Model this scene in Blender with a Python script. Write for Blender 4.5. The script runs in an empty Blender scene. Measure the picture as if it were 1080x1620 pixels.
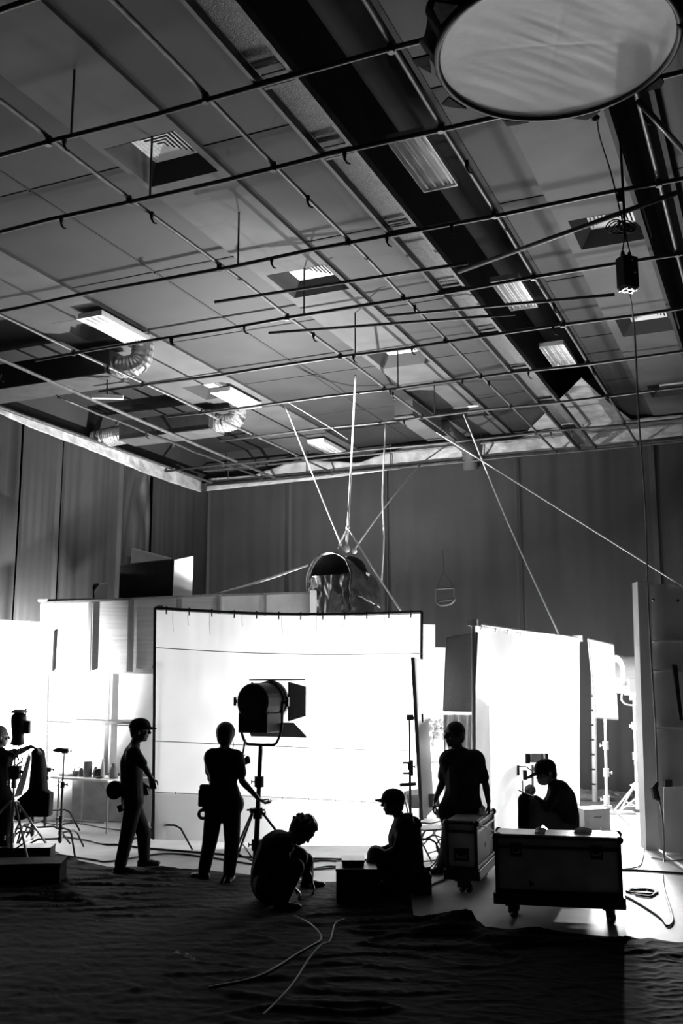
import bpy, bmesh, math, random
from mathutils import Vector as V, Matrix, noise
random.seed(7)
PI = math.pi
S = bpy.context.scene
C = S.collection

# ------------------------------------------------------------------ camera, world, lights, exposure
FPX = 1575.0
PITCH = math.atan(277 / 1575)
YAW = math.radians(23.8)
CAMH = 2.1
FH = V((-math.sin(YAW), math.cos(YAW), 0))
RT = V((math.cos(YAW), math.sin(YAW), 0))
ZZ = V((0, 0, 1))
FW = FH * math.cos(PITCH) + ZZ * math.sin(PITCH)
UP = -FH * math.sin(PITCH) + ZZ * math.cos(PITCH)
CAM = V((0, 0, CAMH))

cd = bpy.data.cameras.new('camera')
co = bpy.data.objects.new('camera', cd)
C.objects.link(co)
cd.sensor_fit = 'VERTICAL'
cd.sensor_height = 36.0
cd.lens = FPX / 1620 * 36.0
cd.clip_start = 0.05
cd.clip_end = 200
co.location = CAM
co.rotation_euler = (PI / 2 + PITCH, 0, YAW)
S.camera = co

def ray(x, y): return FW * FPX + RT * (x - 540) + UP * (810 - y)
def at(x, y, D):
    d = ray(x, y); return CAM + d * (D / d.dot(FH))
def oz(x, y, z=0.0):
    d = ray(x, y); return CAM + d * ((z - CAMH) / d.z)
def onY(x, y, Y):
    d = ray(x, y); return CAM + d * (Y / d.y)
def onX(x, y, X):
    d = ray(x, y); return CAM + d * (X / d.x)
def dist(p): return (V(p) - CAM).dot(FH)

w = bpy.data.worlds.new('world'); S.world = w; w.use_nodes = True
w.node_tree.nodes['Background'].inputs[0].default_value = (0.5, 0.5, 0.5, 1)
w.node_tree.nodes['Background'].inputs[1].default_value = 0.004
S.view_settings.view_transform = 'Standard'
S.view_settings.look = 'None'
S.view_settings.gamma = 1
S.view_settings.use_curve_mapping = False
S.view_settings.exposure = 0.0

def lamp(name, kind, loc, power, target=None, size=0.1, spot=60, blend=0.4, sizey=None):
    l = bpy.data.lights.new(name, kind); l.energy = power
    if kind == 'AREA':
        l.size = size
        if sizey: l.shape = 'RECTANGLE'; l.size_y = sizey
    else: l.shadow_soft_size = size
    if kind == 'SPOT': l.spot_size = math.radians(spot); l.spot_blend = blend
    o = bpy.data.objects.new(name, l); C.objects.link(o); o.location = loc
    if target is not None:
        o.rotation_euler = (V(target) - V(loc)).to_track_quat('-Z', 'Y').to_euler()
    return o

# practical set lighting: lights sit at lamp heads or behind lit frames, apart from the gap fill
L_SCREEN = at(585, 1215, 15.3)
lamp('screen_back_light', 'SPOT', L_SCREEN, 850, target=at(520, 1190, 13.7), size=0.12, spot=140, blend=0.6)
lamp('gap_fill_light', 'POINT', at(722, 1180, 15.3), 110, size=0.1)  # added fill with no lamp head, brightens the white set walls in the gap
L_UP = at(425, 948, 17.4)
lamp('set_up_light', 'SPOT', L_UP, 3300, target=L_UP + ZZ * 5 + FH * .5, size=0.04, spot=160, blend=0.75)
L_BEH = at(118, 1010, 17.9)
lamp('behind_set_light', 'POINT', L_BEH, 620, size=0.06)
lamp('silk_back_light', 'AREA', at(905, 1130, 18.3), 850, target=at(820, 1150, 13.5), size=1.0)
lamp('cool_spot', 'SPOT', at(973, 1066, 16.2), 1500, target=at(945, 1078, 15.6), size=0.1, spot=110, blend=0.5)
L_LEFT = at(-140, 1190, 13.7)
lamp('left_set_spot', 'SPOT', L_LEFT, 4200, target=at(0, 1110, 16.2), size=0.12, spot=72, blend=0.5)
lamp('platform_light', 'SPOT', at(232, 925, 17.9), 90, target=at(262, 872, 17.5), size=0.05, spot=150, blend=0.6)

# ------------------------------------------------------------------ materials
MATS = {}
def mat(name, g, rough=0.6, metal=0.0, var=0.0, scale=6.0, bump=0.0, bscale=30.0, spec=0.5, stretch=None, trans=0.0, alpha=None):
    if name in MATS: return MATS[name]
    m = bpy.data.materials.new(name); m.use_nodes = True
    nt = m.node_tree; b = nt.nodes['Principled BSDF']
    b.inputs['Base Color'].default_value = (g, g, g, 1)
    b.inputs['Roughness'].default_value = rough
    b.inputs['Metallic'].default_value = metal
    b.inputs['Specular IOR Level'].default_value = spec
    tc = nt.nodes.new('ShaderNodeTexCoord'); mp = nt.nodes.new('ShaderNodeMapping')
    nt.links.new(tc.outputs['Object'], mp.inputs[0])
    if stretch: mp.inputs['Scale'].default_value = stretch
    nz = nt.nodes.new('ShaderNodeTexNoise'); nz.inputs['Scale'].default_value = scale; nz.inputs['Detail'].default_value = 6
    nt.links.new(mp.outputs[0], nz.inputs['Vector'])
    mr = nt.nodes.new('ShaderNodeMapRange')
    mr.inputs['From Min'].default_value = 0.3; mr.inputs['From Max'].default_value = 0.7
    mr.inputs['To Min'].default_value = max(0, g * (1 - var)); mr.inputs['To Max'].default_value = min(1, g * (1 + var))
    nt.links.new(nz.outputs['Fac'], mr.inputs['Value'])
    nt.links.new(mr.outputs[0], b.inputs['Base Color'])
    if bump:
        n2 = nt.nodes.new('ShaderNodeTexNoise'); n2.inputs['Scale'].default_value = bscale; n2.inputs['Detail'].default_value = 5
        nt.links.new(mp.outputs[0], n2.inputs['Vector'])
        bp = nt.nodes.new('ShaderNodeBump'); bp.inputs['Strength'].default_value = bump; bp.inputs['Distance'].default_value = 0.02
        nt.links.new(n2.outputs['Fac'], bp.inputs['Height']); nt.links.new(bp.outputs[0], b.inputs['Normal'])
    if trans:
        t = nt.nodes.new('ShaderNodeBsdfTranslucent'); mx = nt.nodes.new('ShaderNodeMixShader'); mx.inputs[0].default_value = trans
        nt.links.new(mr.outputs[0], t.inputs['Color'])
        out = nt.nodes['Material Output']
        nt.links.new(b.outputs[0], mx.inputs[1]); nt.links.new(t.outputs[0], mx.inputs[2]); nt.links.new(mx.outputs[0], out.inputs[0])
    m.diffuse_color = (g, g, g, 1)
    MATS[name] = m
    return m

m_floor = mat('concrete_floor', 0.36, 0.55, var=0.22, scale=1.6, bump=0.15, bscale=14)
m_ceil = mat('ceiling_board', 0.021, 0.7, var=0.25, scale=1.3, bump=0.1, bscale=5)
m_ceildark = mat('ceiling_dark', 0.02, 0.8, var=0.2, scale=2)
m_bulk = mat('bulkhead_board', 0.072, 0.7, var=0.2, scale=1.8)
m_wall = mat('studio_wall', 0.03, 0.8, var=0.2, scale=1)
m_curtain = mat('grey_curtain', 0.03, 0.5, var=0.15, scale=1.0, bump=0.2, bscale=6, spec=0.4)
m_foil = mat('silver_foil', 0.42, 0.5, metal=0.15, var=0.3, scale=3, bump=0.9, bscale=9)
m_pipe = mat('painted_pipe', 0.035, 0.45, var=0.4, scale=9, spec=0.6)
m_pipelt = mat('galvanised_pipe', 0.1, 0.5, metal=0.3, var=0.4, scale=12)
m_mesh = mat('expanded_mesh', 0.12, 0.6, metal=0.3, var=0.5, scale=60, bump=0.5, bscale=90)
m_duct = mat('duct_metal', 0.1, 0.5, metal=0.3, var=0.2, scale=4)
m_ductdark = mat('duct_dark', 0.03, 0.6, var=0.2)
m_flex = mat('flexible_foil', 0.4, 0.35, metal=0.6, var=0.3, scale=20)
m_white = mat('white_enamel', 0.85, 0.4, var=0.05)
m_vent = mat('vent_white', 0.75, 0.45, var=0.08)
m_tube = mat('glass_tube', 0.9, 0.2, var=0.0)
m_black = mat('black_paint', 0.012, 0.5, var=0.3, scale=8)
m_blackgloss = mat('black_gloss', 0.02, 0.25, var=0.2)
m_cloth = mat('black_cloth', 0.012, 0.85, var=0.3, scale=5, bump=0.4, bscale=25, spec=0.2)
m_ground = mat('ground_cloth', 0.005, 0.85, var=0.35, scale=1.2, bump=0.35, bscale=9, spec=0.08)
m_silk = mat('diffusion_silk', 0.8, 0.8, var=0.03, scale=2, trans=0.5, bump=0.12, bscale=5)
m_disc = mat('disc_fabric', 0.78, 0.6, var=0.04, scale=3, bump=0.25, bscale=5)
m_setwhite = mat('set_white', 0.8, 0.7, var=0.03)
m_ply = mat('plywood', 0.3, 0.6, var=0.14, scale=2.2, stretch=(0.6, 0.6, 14))
m_timber = mat('timber', 0.16, 0.6, var=0.2, scale=4, stretch=(8, 8, 1))
m_flat = mat('painted_flat', 0.45, 0.7, var=0.14, scale=2.5)
m_flatedge = mat('flat_edge_board', 0.5, 0.7, var=0.1, scale=3)
m_chrome = mat('chrome', 0.55, 0.25, metal=0.9, var=0.1)
m_steel = mat('stand_steel', 0.3, 0.35, metal=0.7, var=0.2)
m_case = mat('case_laminate', 0.42, 0.5, var=0.2, scale=5)
m_caseedge = mat('case_edging', 0.02, 0.35, var=0.2)
m_casetop = mat('case_lid', 0.35, 0.35, var=0.2)
m_rope = mat('white_rope', 0.6, 0.8, var=0.2, scale=40)
m_cable = mat('black_cable', 0.015, 0.45)
m_cablegrey = mat('grey_cable', 0.3, 0.5)
m_skin = mat('skin', 0.07, 0.5, var=0.1)
m_skinlt = mat('skin_light', 0.3, 0.5, var=0.1)
m_hair = mat('hair', 0.008, 0.6, bump=0.6, bscale=120)
m_shirt = mat('dark_shirt', 0.018, 0.8, var=0.25, scale=8, bump=0.4, bscale=12, spec=0.2)
m_shirtgrey = mat('grey_shirt', 0.03, 0.8, var=0.3, scale=14, bump=0.4, bscale=12, spec=0.2)
m_trouser = mat('dark_trousers', 0.014, 0.8, var=0.25, scale=8, bump=0.3, bscale=12, spec=0.2)
m_trousgrey = mat('grey_trousers', 0.08, 0.8, var=0.25, scale=8, bump=0.3, bscale=12, spec=0.2)
m_shoe = mat('shoe', 0.012, 0.5)
m_mask = mat('face_mask', 0.55, 0.8)
m_lens = mat('lens_glass', 0.3, 0.05, metal=0.2)
m_hood = mat('hood_fabric', 0.015, 0.3, var=0.5, scale=6, bump=0.9, bscale=10, spec=0.8)
m_foam = mat('foam_board', 0.8, 0.6, var=0.03)
m_grey = mat('mid_grey', 0.2, 0.6, var=0.2)
m_flag = mat('flag_net', 0.45, 0.7, var=0.1, scale=40, trans=0.12)
m_cabledull = mat('dull_cable', 0.09, 0.6)
m_plant = mat('leaf', 0.05, 0.5, var=0.3)

# ------------------------------------------------------------------ mesh helpers
class MB:
    def __init__(s): s.v = []; s.f = []
    def poly(s, pts):
        n = len(s.v); s.v += [V(p) for p in pts]; s.f.append(tuple(range(n, n + len(pts)))); return s
    def prism(s, pts, vec):
        n = len(s.v); k = len(pts); vec = V(vec)
        s.v += [V(p) for p in pts] + [V(p) + vec for p in pts]
        s.f.append(tuple(range(n, n + k))); s.f.append(tuple(reversed(range(n + k, n + 2 * k))))
        for i in range(k):
            j = (i + 1) % k; s.f.append((n + i, n + k + i, n + k + j, n + j))
        return s
    def box(s, c, size, ax=None):
        a, b, d = ax if ax else (V((1, 0, 0)), V((0, 1, 0)), ZZ)
        c = V(c); x, y, z = [q / 2 for q in size]
        return s.prism([c - a * x - b * y - d * z, c + a * x - b * y - d * z, c + a * x + b * y - d * z, c - a * x + b * y - d * z], V(d) * (2 * z))
    def tube(s, pts, r, n=8, caps=True):
        pts = [V(p) for p in pts]; rs = r if isinstance(r, (list, tuple)) else [r] * len(pts)
        base = len(s.v); up = None
        for i, p in enumerate(pts):
            d = (pts[min(i + 1, len(pts) - 1)] - pts[max(i - 1, 0)])
            if d.length < 1e-9: d = V((0, 0, 1))
            d.normalize()
            if up is None: up = V((0, 0, 1)) if abs(d.z) < 0.9 else V((1, 0, 0))
            a = d.cross(up)
            if a.length < 1e-4: a = d.cross(V((0.3, 1, 0.2)))
            a.normalize(); b = a.cross(d).normalized(); up = b
            for k in range(n):
                t = 2 * PI * k / n; s.v.append(p + a * (math.cos(t) * rs[i]) + b * (math.sin(t) * rs[i]))
        for i in range(len(pts) - 1):
            for k in range(n):
                k2 = (k + 1) % n; o = base + i * n
                s.f.append((o + k, o + k2, o + n + k2, o + n + k))
        if caps:
            s.f.append(tuple(reversed(range(base, base + n)))); e = base + (len(pts) - 1) * n; s.f.append(tuple(range(e, e + n)))
        return s
    def cyl(s, a, b, r, n=16, r2=None): return s.tube([a, b], [r, r if r2 is None else r2], n)
    def lathe(s, c, ax, prof, n=24):   # prof: (along axis, radius)
        ax = V(ax).normalized(); c = V(c)
        return s.tube([c + ax * h for h, r in prof], [max(r, 1e-4) for h, r in prof], n) if False else s._lathe(c, ax, prof, n)
    def _lathe(s, c, ax, prof, n):
        up = ZZ if abs(ax.z) < 0.9 else V((1, 0, 0)); a = ax.cross(up).normalized(); b = a.cross(ax).normalized(); base = len(s.v)
        for h, r in prof:
            for k in range(n):
                t = 2 * PI * k / n; s.v.append(c + ax * h + a * (math.cos(t) * max(r, 1e-4)) + b * (math.sin(t) * max(r, 1e-4)))
        for i in range(len(prof) - 1):
            for k in range(n):
                k2 = (k + 1) % n; o = base + i * n; s.f.append((o + k, o + k2, o + n + k2, o + n + k))
        s.f.append(tuple(reversed(range(base, base + n)))); e = base + (len(prof) - 1) * n; s.f.append(tuple(range(e, e + n)))
        return s
    def ball(s, c, r, ax=None, nu=12, nv=8):
        a, b, d = ax if ax else (V((1, 0, 0)), V((0, 1, 0)), ZZ)
        rx, ry, rz = r if isinstance(r, (tuple, list)) else (r, r, r); c = V(c); base = len(s.v)
        for i in range(1, nv):
            ph = PI * i / nv
            for k in range(nu):
                t = 2 * PI * k / nu
                s.v.append(c + a * (rx * math.sin(ph) * math.cos(t)) + b * (ry * math.sin(ph) * math.sin(t)) + d * (rz * math.cos(ph)))
        top = len(s.v); s.v += [c + d * rz, c - d * rz]
        for i in range(nv - 2):
            for k in range(nu):
                k2 = (k + 1) % nu; o = base + i * nu; s.f.append((o + k, o + nu + k, o + nu + k2, o + k2))
        for k in range(nu):
            k2 = (k + 1) % nu; s.f.append((top, base + k, base + k2)); o = base + (nv - 2) * nu; s.f.append((top + 1, o + k2, o + k))
        return s
    def cap(s, a, b, r1, r2=None, n=12):   # tapered capsule
        r2 = r1 if r2 is None else r2; a = V(a); b = V(b)
        s.ball(a, r1, nu=n, nv=8); s.ball(b, r2, nu=n, nv=8)
        if (b - a).length > 1e-5: s.tube([a, b], [r1, r2], n)
        return s
    def grid(s, fn, nu, nv):
        base = len(s.v)
        for j in range(nv + 1):
            for i in range(nu + 1): s.v.append(V(fn(i / nu, j / nv)))
        for j in range(nv):
            for i in range(nu):
                o = base + j * (nu + 1) + i; s.f.append((o, o + 1, o + nu + 2, o + nu + 1))
        return s

def wpos(o):
    p = V((0, 0, 0))
    while o is not None: p += o.location; o = o.parent
    return p
def link(name, mb, m, parent=None, smooth=False, solid=0.0, bevel=0.0, origin=None):
    """one mesh object; the vertices in mb are world positions"""
    org = wpos(parent) if parent else (V(origin) if origin is not None else sum(mb.v, V()) / len(mb.v))
    me = bpy.data.meshes.new(name); me.from_pydata([tuple(p - org) for p in mb.v], [], mb.f); me.update()
    bm = bmesh.new(); bm.from_mesh(me)
    bmesh.ops.recalc_face_normals(bm, faces=bm.faces); bm.to_mesh(me); bm.free()
    me.materials.append(m)
    if smooth:
        for p in me.polygons: p.use_smooth = True
    o = bpy.data.objects.new(name, me); C.objects.link(o)
    if parent: o.parent = parent
    else: o.location = org
    if solid:
        md = o.modifiers.new('s', 'SOLIDIFY'); md.thickness = solid; md.offset = 0
    if bevel:
        md = o.modifiers.new('b', 'BEVEL'); md.width = bevel; md.segments = 2; md.limit_method = 'ANGLE'
    return o
def tag(o, label, cat, group=None, kind=None):
    o['label'] = label; o['category'] = cat
    if group: o['group'] = group
    if kind: o['kind'] = kind
    return o
def thing(name, label, cat, loc, group=None):
    o = bpy.data.objects.new(name, None); C.objects.link(o); o.empty_display_size = 0.1; o.location = loc
    return tag(o, label, cat, group)
def struct(name, mb, m, **k):
    o = link(name, mb, m, **k); o['kind'] = 'structure'; return o
def dup(root, loc, label, group=None):
    r = root.copy(); C.objects.link(r); r.location = loc; r['label'] = label
    if group: r['group'] = group
    for ch in list(root.children):
        c = ch.copy(); C.objects.link(c); c.parent = r
        for g in ch.children:
            d = g.copy(); C.objects.link(d); d.parent = c
    return r
def blob(name, mb, m, parent, voxel=0.012, it=4):
    """voxel-fused continuous surface"""
    o = link(name, mb, m, parent)
    md = o.modifiers.new('r', 'REMESH'); md.mode = 'VOXEL'; md.voxel_size = voxel; md.use_smooth_shade = True
    ms = o.modifiers.new('sm', 'SMOOTH'); ms.factor = 0.5; ms.iterations = it
    dg = bpy.context.evaluated_depsgraph_get(); dg.update()
    me = bpy.data.meshes.new_from_object(o.evaluated_get(dg)); o.modifiers.clear(); o.data = me
    if not me.materials: me.materials.append(m)
    return o
def spline(pts, n=8):
    pts = [V(p) for p in pts]; out = []
    for i in range(len(pts) - 1):
        p0 = pts[max(i - 1, 0)]; p1 = pts[i]; p2 = pts[i + 1]; p3 = pts[min(i + 2, len(pts) - 1)]
        for k in range(n):
            t = k / n
            out.append(0.5 * ((2 * p1) + (p2 - p0) * t + (2 * p0 - 5 * p1 + 4 * p2 - p3) * t * t + (3 * p1 - p0 - 3 * p2 + p3) * t ** 3))
    out.append(pts[-1]); return out
# ================================================================== ROOM
XL, YB, XR, YF = -12.87, 20.85, 7.0, -3.0
ZC = 7.6
ZG = 6.9
struct('floor', MB().box((-2.9, 8.9, -0.05), (20.2, 24.4, 0.1)), m_floor)
struct('wall_left', MB().box((XL - 0.1, 8.9, 4.0), (0.2, 24.4, 8.4)), m_wall)
struct('wall_back', MB().box((-2.9, YB + 0.1, 4.0), (20.3, 0.2, 8.4)), m_wall)
struct('wall_right', MB().box((XR + 0.1, 8.9, 4.0), (0.2, 24.4, 8.4)), m_wall)
struct('wall_front', MB().box((-2.9, YF - 0.1, 4.0), (20.3, 0.2, 8.4)), m_wall)

# ceiling: boards between two dark slots, with square holes for the vent niches
VENT = [(-5.62, 4.55), (-5.62, 8.08), (-5.6, 11.58), (-5.6, 15.06), (-5.6, 18.75),
        (-1.57, 8.1), (-1.57, 11.62), (-1.56, 15.1), (-1.55, 18.8),
        (-9.42, 8.35), (-9.42, 11.85), (-9.42, 15.45)]
HV = 0.43
def ceil_strip(x0, x1, z, mb, holes=()):
    """a strip of ceiling board of some thickness with square holes"""
    ys = [YF, YB]; cuts = sorted([c for c in holes], key=lambda c: c[1])
    y = YF
    for cx, cy in cuts:
        mb.box(((x0 + x1) / 2, (y + cy - HV) / 2, z + 0.03), (x1 - x0, cy - HV - y, 0.06))
        mb.box(((x0 + cx - HV) / 2, cy, z + 0.03), (cx - HV - x0, 2 * HV, 0.06))
        mb.box(((x1 + cx + HV) / 2, cy, z + 0.03), (x1 - cx - HV, 2 * HV, 0.06))
        y = cy + HV
    mb.box(((x0 + x1) / 2, (y + YB) / 2, z + 0.03), (x1 - x0, YB - y, 0.06))
cb = MB()
ceil_strip(-8.75, -6.12, ZC, cb); ceil_strip(-5.12, -3.75, ZC, cb)
ceil_strip(-2.7, -2.12, ZC, cb); ceil_strip(-0.78, XR, ZC, cb)
struct('ceiling', cb, m_ceil, origin=(-3, 9, ZC))
bb = MB()
ceil_strip(-6.12, -5.12, ZC - 0.05, bb, [v for v in VENT if abs(v[0] + 5.6) < .2])
ceil_strip(-2.12, -1.16, ZC - 0.05, bb, [v for v in VENT if abs(v[0] + 1.56) < .2])
ceil_strip(-10.25, -8.75, ZC - 0.05, bb, [v for v in VENT if v[0] < -9])
struct('ceiling_bulkhead', bb, m_bulk, origin=(-3, 9, ZC))
sb = MB()
sb.box((-3.225, 8.9, 8.62), (1.4, 24, 0.06)); sb.box((-0.97, 8.9, 8.4), (0.8, 24, 0.06)); sb.box((-11.6, 8.9, 7.86), (2.8, 24, 0.06))
for x, z in ((-3.78, 8.1), (-2.68, 8.1), (-1.19, 8.0), (-0.76, 8.0), (-10.26, 7.7)):
    sb.box((x, 8.9, (z + 0.1 if z < 8 else z)), (0.05, 24, 0.34 if z < 8 else 1.02))
struct('ceiling_slot_lining', sb, m_ceildark, origin=(-3, 9, 8.2))

# wide cloth-covered seams on the ceiling boards, where panels meet
tr = MB()
for x0, x1 in ((-8.75, -6.12), (-5.12, -3.75), (-2.7, -2.12), (-0.78, 4.0)):
    for y in (3.2, 5.65, 8.1, 10.55, 13.0, 15.45, 17.9):
        tr.box(((x0 + x1) / 2, y, ZC - 0.004), (x1 - x0, 0.035, 0.01))
tr.box((-7.4, 9, ZC - 0.004), (0.035, 23, 0.01))
struct('trim_1', tr, m_ceildark, origin=(-3, 9, ZC))

# ---------------------------------------------------------------- vents, recessed in pyramid niches
def make_vent(cx, cy, label):
    z = ZC - 0.05
    t = thing('air_vent', label, 'vent', (cx, cy, z), 'square ceiling air vents')
    nb = MB(); h, k, d = HV + 0.0, 0.27, 0.17
    o = [V((cx - h, cy - h, z)), V((cx + h, cy - h, z)), V((cx + h, cy + h, z)), V((cx - h, cy + h, z))]
    i = [V((cx - k, cy - k, z + d)), V((cx + k, cy - k, z + d)), V((cx + k, cy + k, z + d)), V((cx - k, cy + k, z + d))]
    for a in range(4):
        b = (a + 1) % 4; nb.poly([o[a], o[b], i[b], i[a]])
    link('niche', nb, m_ceil, t, solid=0.01)
    g = MB()
    for n in range(6):
        r = k - n * 0.047
        if r < 0.03: break
        ro, ri = r, r - 0.03
        zo, zi = z + d + 0.004, z + d - 0.004
        for a in range(4):
            c, s_ = [(1, 0), (0, 1), (-1, 0), (0, -1)][a]
            def P(u, v_, zz): return V((cx + c * u - s_ * v_, cy + s_ * u + c * v_, zz))
            g.prism([P(ro, -ro, zi), P(ro, ro, zi), P(ri, ri, zo + .004), P(ri, -ri, zo + .004)], (0, 0, 0.006))
    link('louvre', g, m_vent, t)
    link('back_plate', MB().box((cx, cy, z + d + 0.06), (2 * k + .02, 2 * k + .02, 0.02)), m_ceildark, t)
    return t
VL = ['square ceiling vent nearest the camera on the middle bulkhead, half out of frame at top left',
      'large dark-sided square vent in the upper left of the ceiling, nearest one seen whole',
      'square vent with bright louvres in the middle of the ceiling, second along the centre bulkhead',
      'square vent with white louvre beyond the middle, third along the centre bulkhead',
      'far small vent on the centre bulkhead beside the hanging duct near the back wall',
      'square vent on the right bulkhead hidden above the round diffuser',
      'square vent on the right bulkhead directly behind the hanging hoist',
      'square vent on the right bulkhead just below and right of the hoist',
      'farthest vent on the right bulkhead at the right edge of the photo',
      'square vent on the left bulkhead nearest the camera',
      'square vent on the left bulkhead beside the nearest bright strip light',
      'small vent on the left bulkhead beside the second bright strip light']
v0 = make_vent(VENT[1][0], VENT[1][1], VL[1])
for i in (2, 3, 4, 6, 7, 8, 10, 11):
    dup(v0, (VENT[i][0], VENT[i][1], ZC - 0.05), VL[i])
# ---------------------------------------------------------------- strip lights (four unlit tubes in a white tray)
def make_strip(x, y, z, label):
    t = thing('strip_light', label, 'ceiling light', (x, y, z), 'fluorescent strip lights on the ceiling')
    h = MB(); h.box((x, y, z + 0.05), (0.42, 1.2, 0.02))
    for s_ in (-1, 1):
        h.prism([(x + s_ * .21, y - .6, z + .06), (x + s_ * .21, y - .6, z - .02), (x + s_ * .2, y - .6, z - .02), (x + s_ * .17, y - .6, z + .06)], (0, 1.2, 0))
        h.box((x, y + s_ * .6, z + .02), (.42, .02, .08))
    for k in (-1, 0, 1): h.prism([(x + k * .1 - .02, y - .59, z + .045), (x + k * .1 + .02, y - .59, z + .045), (x + k * .1, y - .59, z)], (0, 1.18, 0))
    link('tray', h, m_white, t)
    for k in (-1.5, -.5, .5, 1.5):
        link('tube', MB().cyl((x + k * .1, y - .57, z + .012), (x + k * .1, y + .57, z + .012), .014, 10), m_tube, t, smooth=True)
    rd = MB()
    for s_ in (-1, 1): rd.cyl((x, y + s_ * .45, z + .06), (x, y + s_ * .45, z + .12 if x > -8 else z + .1), .008, 6)
    link('bracket', rd, m_black, t)
    return t
s0 = make_strip(-8.92, 11.75, ZC - 0.17, 'bright white strip light on the left bulkhead, nearest to the camera')
dup(s0, (-9.1, 15.75, ZC - 0.17), 'bright white strip light on the left bulkhead, second from the camera')
dup(s0, (-9.15, 19.9, ZC - 0.17), 'bright white strip light near the back wall, farthest of the left row')
dup(s0, (-3.3, 9.75, 7.85), 'dim grey strip light hanging in the dark ceiling slot, nearest to the camera')
dup(s0, (-3.3, 13.85, 7.85), 'pale strip light hanging in the dark ceiling slot, middle of its row')
dup(s0, (-3.28, 16.9, 7.85), 'pale strip light hanging in the dark ceiling slot, closest to the silver gable')

# ---------------------------------------------------------------- pipe grid
def pipe(name, a, b, r, label, m=None, hooks=(), rods=(), group='ceiling grid pipes', clamps=()):
    a = V(a); b = V(b)
    t = thing(name, label, 'pipe', (a + b) / 2, group)
    n = 14; d = (b - a)
    pts = [a + d * (k / n) + ZZ * 0.012 * math.sin(k * 2.1 + a.y) for k in range(n + 1)]
    link('tube', MB().tube(pts, r, 10), m or m_pipe, t, smooth=True)
    for p in rods:
        link('hanger_rod', MB().cyl(p, (p[0], p[1], ZC), 0.011, 6), m_pipe, t)
    if clamps:
        for p in clamps: link('coupler', MB().cyl((p[0], p[1], p[2] - .03), (p[0], p[1], p[2] + .06), r * 1.4, 8), m_pipe, t)
    for p in hooks:
        hb = MB(); p = V(p)
        hb.tube([p + V((0, 0, .03)), p, p - V((0, 0, .05)), p + V((.02, .01, -.09)), p + V((.05, .02, -.1))], [.02, .022, .012, .01, .008], 6)
        link('hook', hb, m_black, t)
    return t
LX = [-11.0, -9.2, -5.71, -4.08, -2.43, -0.80, 2.3]
LN = ['farthest left', 'left-hand', 'centre-left', 'centre', 'right of the dark slot', 'under the right dark band', 'beyond the right edge']
CY = [4.9, 6.45, 7.66, 9.42, 11.16, 12.88, 14.66, 16.53, 18.5, 20.3]
CN = ['nearest the camera, cutting the upper left corner', 'second nearest, meeting the round diffuser from the left', 'third, passing just under the round diffuser', 'fourth, passing in front of the hoist cable',
      'fifth, crossing the middle of the ceiling', 'sixth, just below the hanging hoist', 'seventh from the camera', 'eighth from the camera', 'second from the back wall', 'closest to the back wall']
for i, x in enumerate(LX):
    rr = 0.022
    y0 = 2.0; y1 = 20.5
    if i == 0: y0 = 13.0
    rods = []
    pipe('long_grid_pipe', (x, y0, ZG + .05), (x, y1, ZG + .05), rr, 'long overhead pipe running away from the camera, ' + LN[i],
         m=m_pipelt if i in (1, 2, 3, 4, 5) else m_pipe, rods=rods, clamps=[(x, y, ZG) for y in CY if y > y0],
         hooks=[(x + .03, CY[k] + random.uniform(.3, 1.2), ZG + .02) for k in range(2, 8, 2)])
for j, y in enumerate(CY):
    x0, x1 = (-9.9, 5.0)
    if j in (3, 4, 5): x0 = -9.3 - .15 * j
    if j >= 8: x0 = -12.5
    pipe('cross_grid_pipe', (x0, y, ZG), (x1, y, ZG), 0.023, 'black overhead pipe running left to right, ' + CN[j],
         hooks=[(random.uniform(-8, 0), y, ZG - .02) for k in range(3)], rods=[(x + .25, y, ZG) for x in (-5.71,)] if j < 8 else [])
# loose boom pipes lying slanted across the grid
def loose(p1, p2, lab, m=m_pipelt, r=.026):
    t = link('boom_pipe', MB().tube([p1, (V(p1) + V(p2)) / 2, p2], r, 10), m, None, smooth=True); tag(t, lab, 'pipe', 'loose slanted boom pipes')
loose(oz(725, 430, 6.78), oz(1070, 305, 6.78), 'pale slanted pipe reaching towards the hoist cable from the left')
loose(oz(340, 478, 6.8), oz(740, 431 - 15, 6.8), 'long pale slanted pipe crossing the middle of the ceiling', r=.02)
loose(oz(425, 527, 6.8), oz(815, 497, 6.8), 'thin pale pipe hanging just below the middle of the catwalk', r=.02)
loose(oz(610, 500, 6.8), oz(972, 466, 6.8), 'thin pale pipe ending at the bottom of the hoist', r=.02)
loose(oz(1010, 160, 6.8), oz(1082, 240, 6.8), 'black slanted pipe at the upper right edge under the diffuser', m=m_pipe)

# ---------------------------------------------------------------- catwalk of expanded mesh
t = thing('catwalk', 'long narrow overhead catwalk with expanded mesh panels running diagonally through the ceiling', 'catwalk', (-3.43, 10, ZG))
for x, nm in ((-3.6, 0), (-3.27, 1)):
    link('rail', MB().box((x, 11.0, ZG + .06), (0.035, 19.0, 0.09)), m_pipelt if nm else m_pipe, t)
ys = [1.5] + [y for y in CY] + []
for k, y in enumerate(CY[:-1]):
    y1 = CY[k + 1]; n = 2 if k % 2 == 0 else 1
    link('mesh_panel', MB().box((-3.435, (y + y1) / 2, ZG + .12), (0.3, (y1 - y) - .1, 0.012)), m_mesh, t)
    for q in (0.04, 0.0): link('crossbar', MB().box((-3.435, y + .06 + q, ZG + .05), (0.31, 0.03, 0.05)), m_pipe, t)
t = thing('cable_conduit', 'thin grey pipe pair running along the far left ceiling', 'pipe', (-10.6, 15, 6.95))
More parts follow.
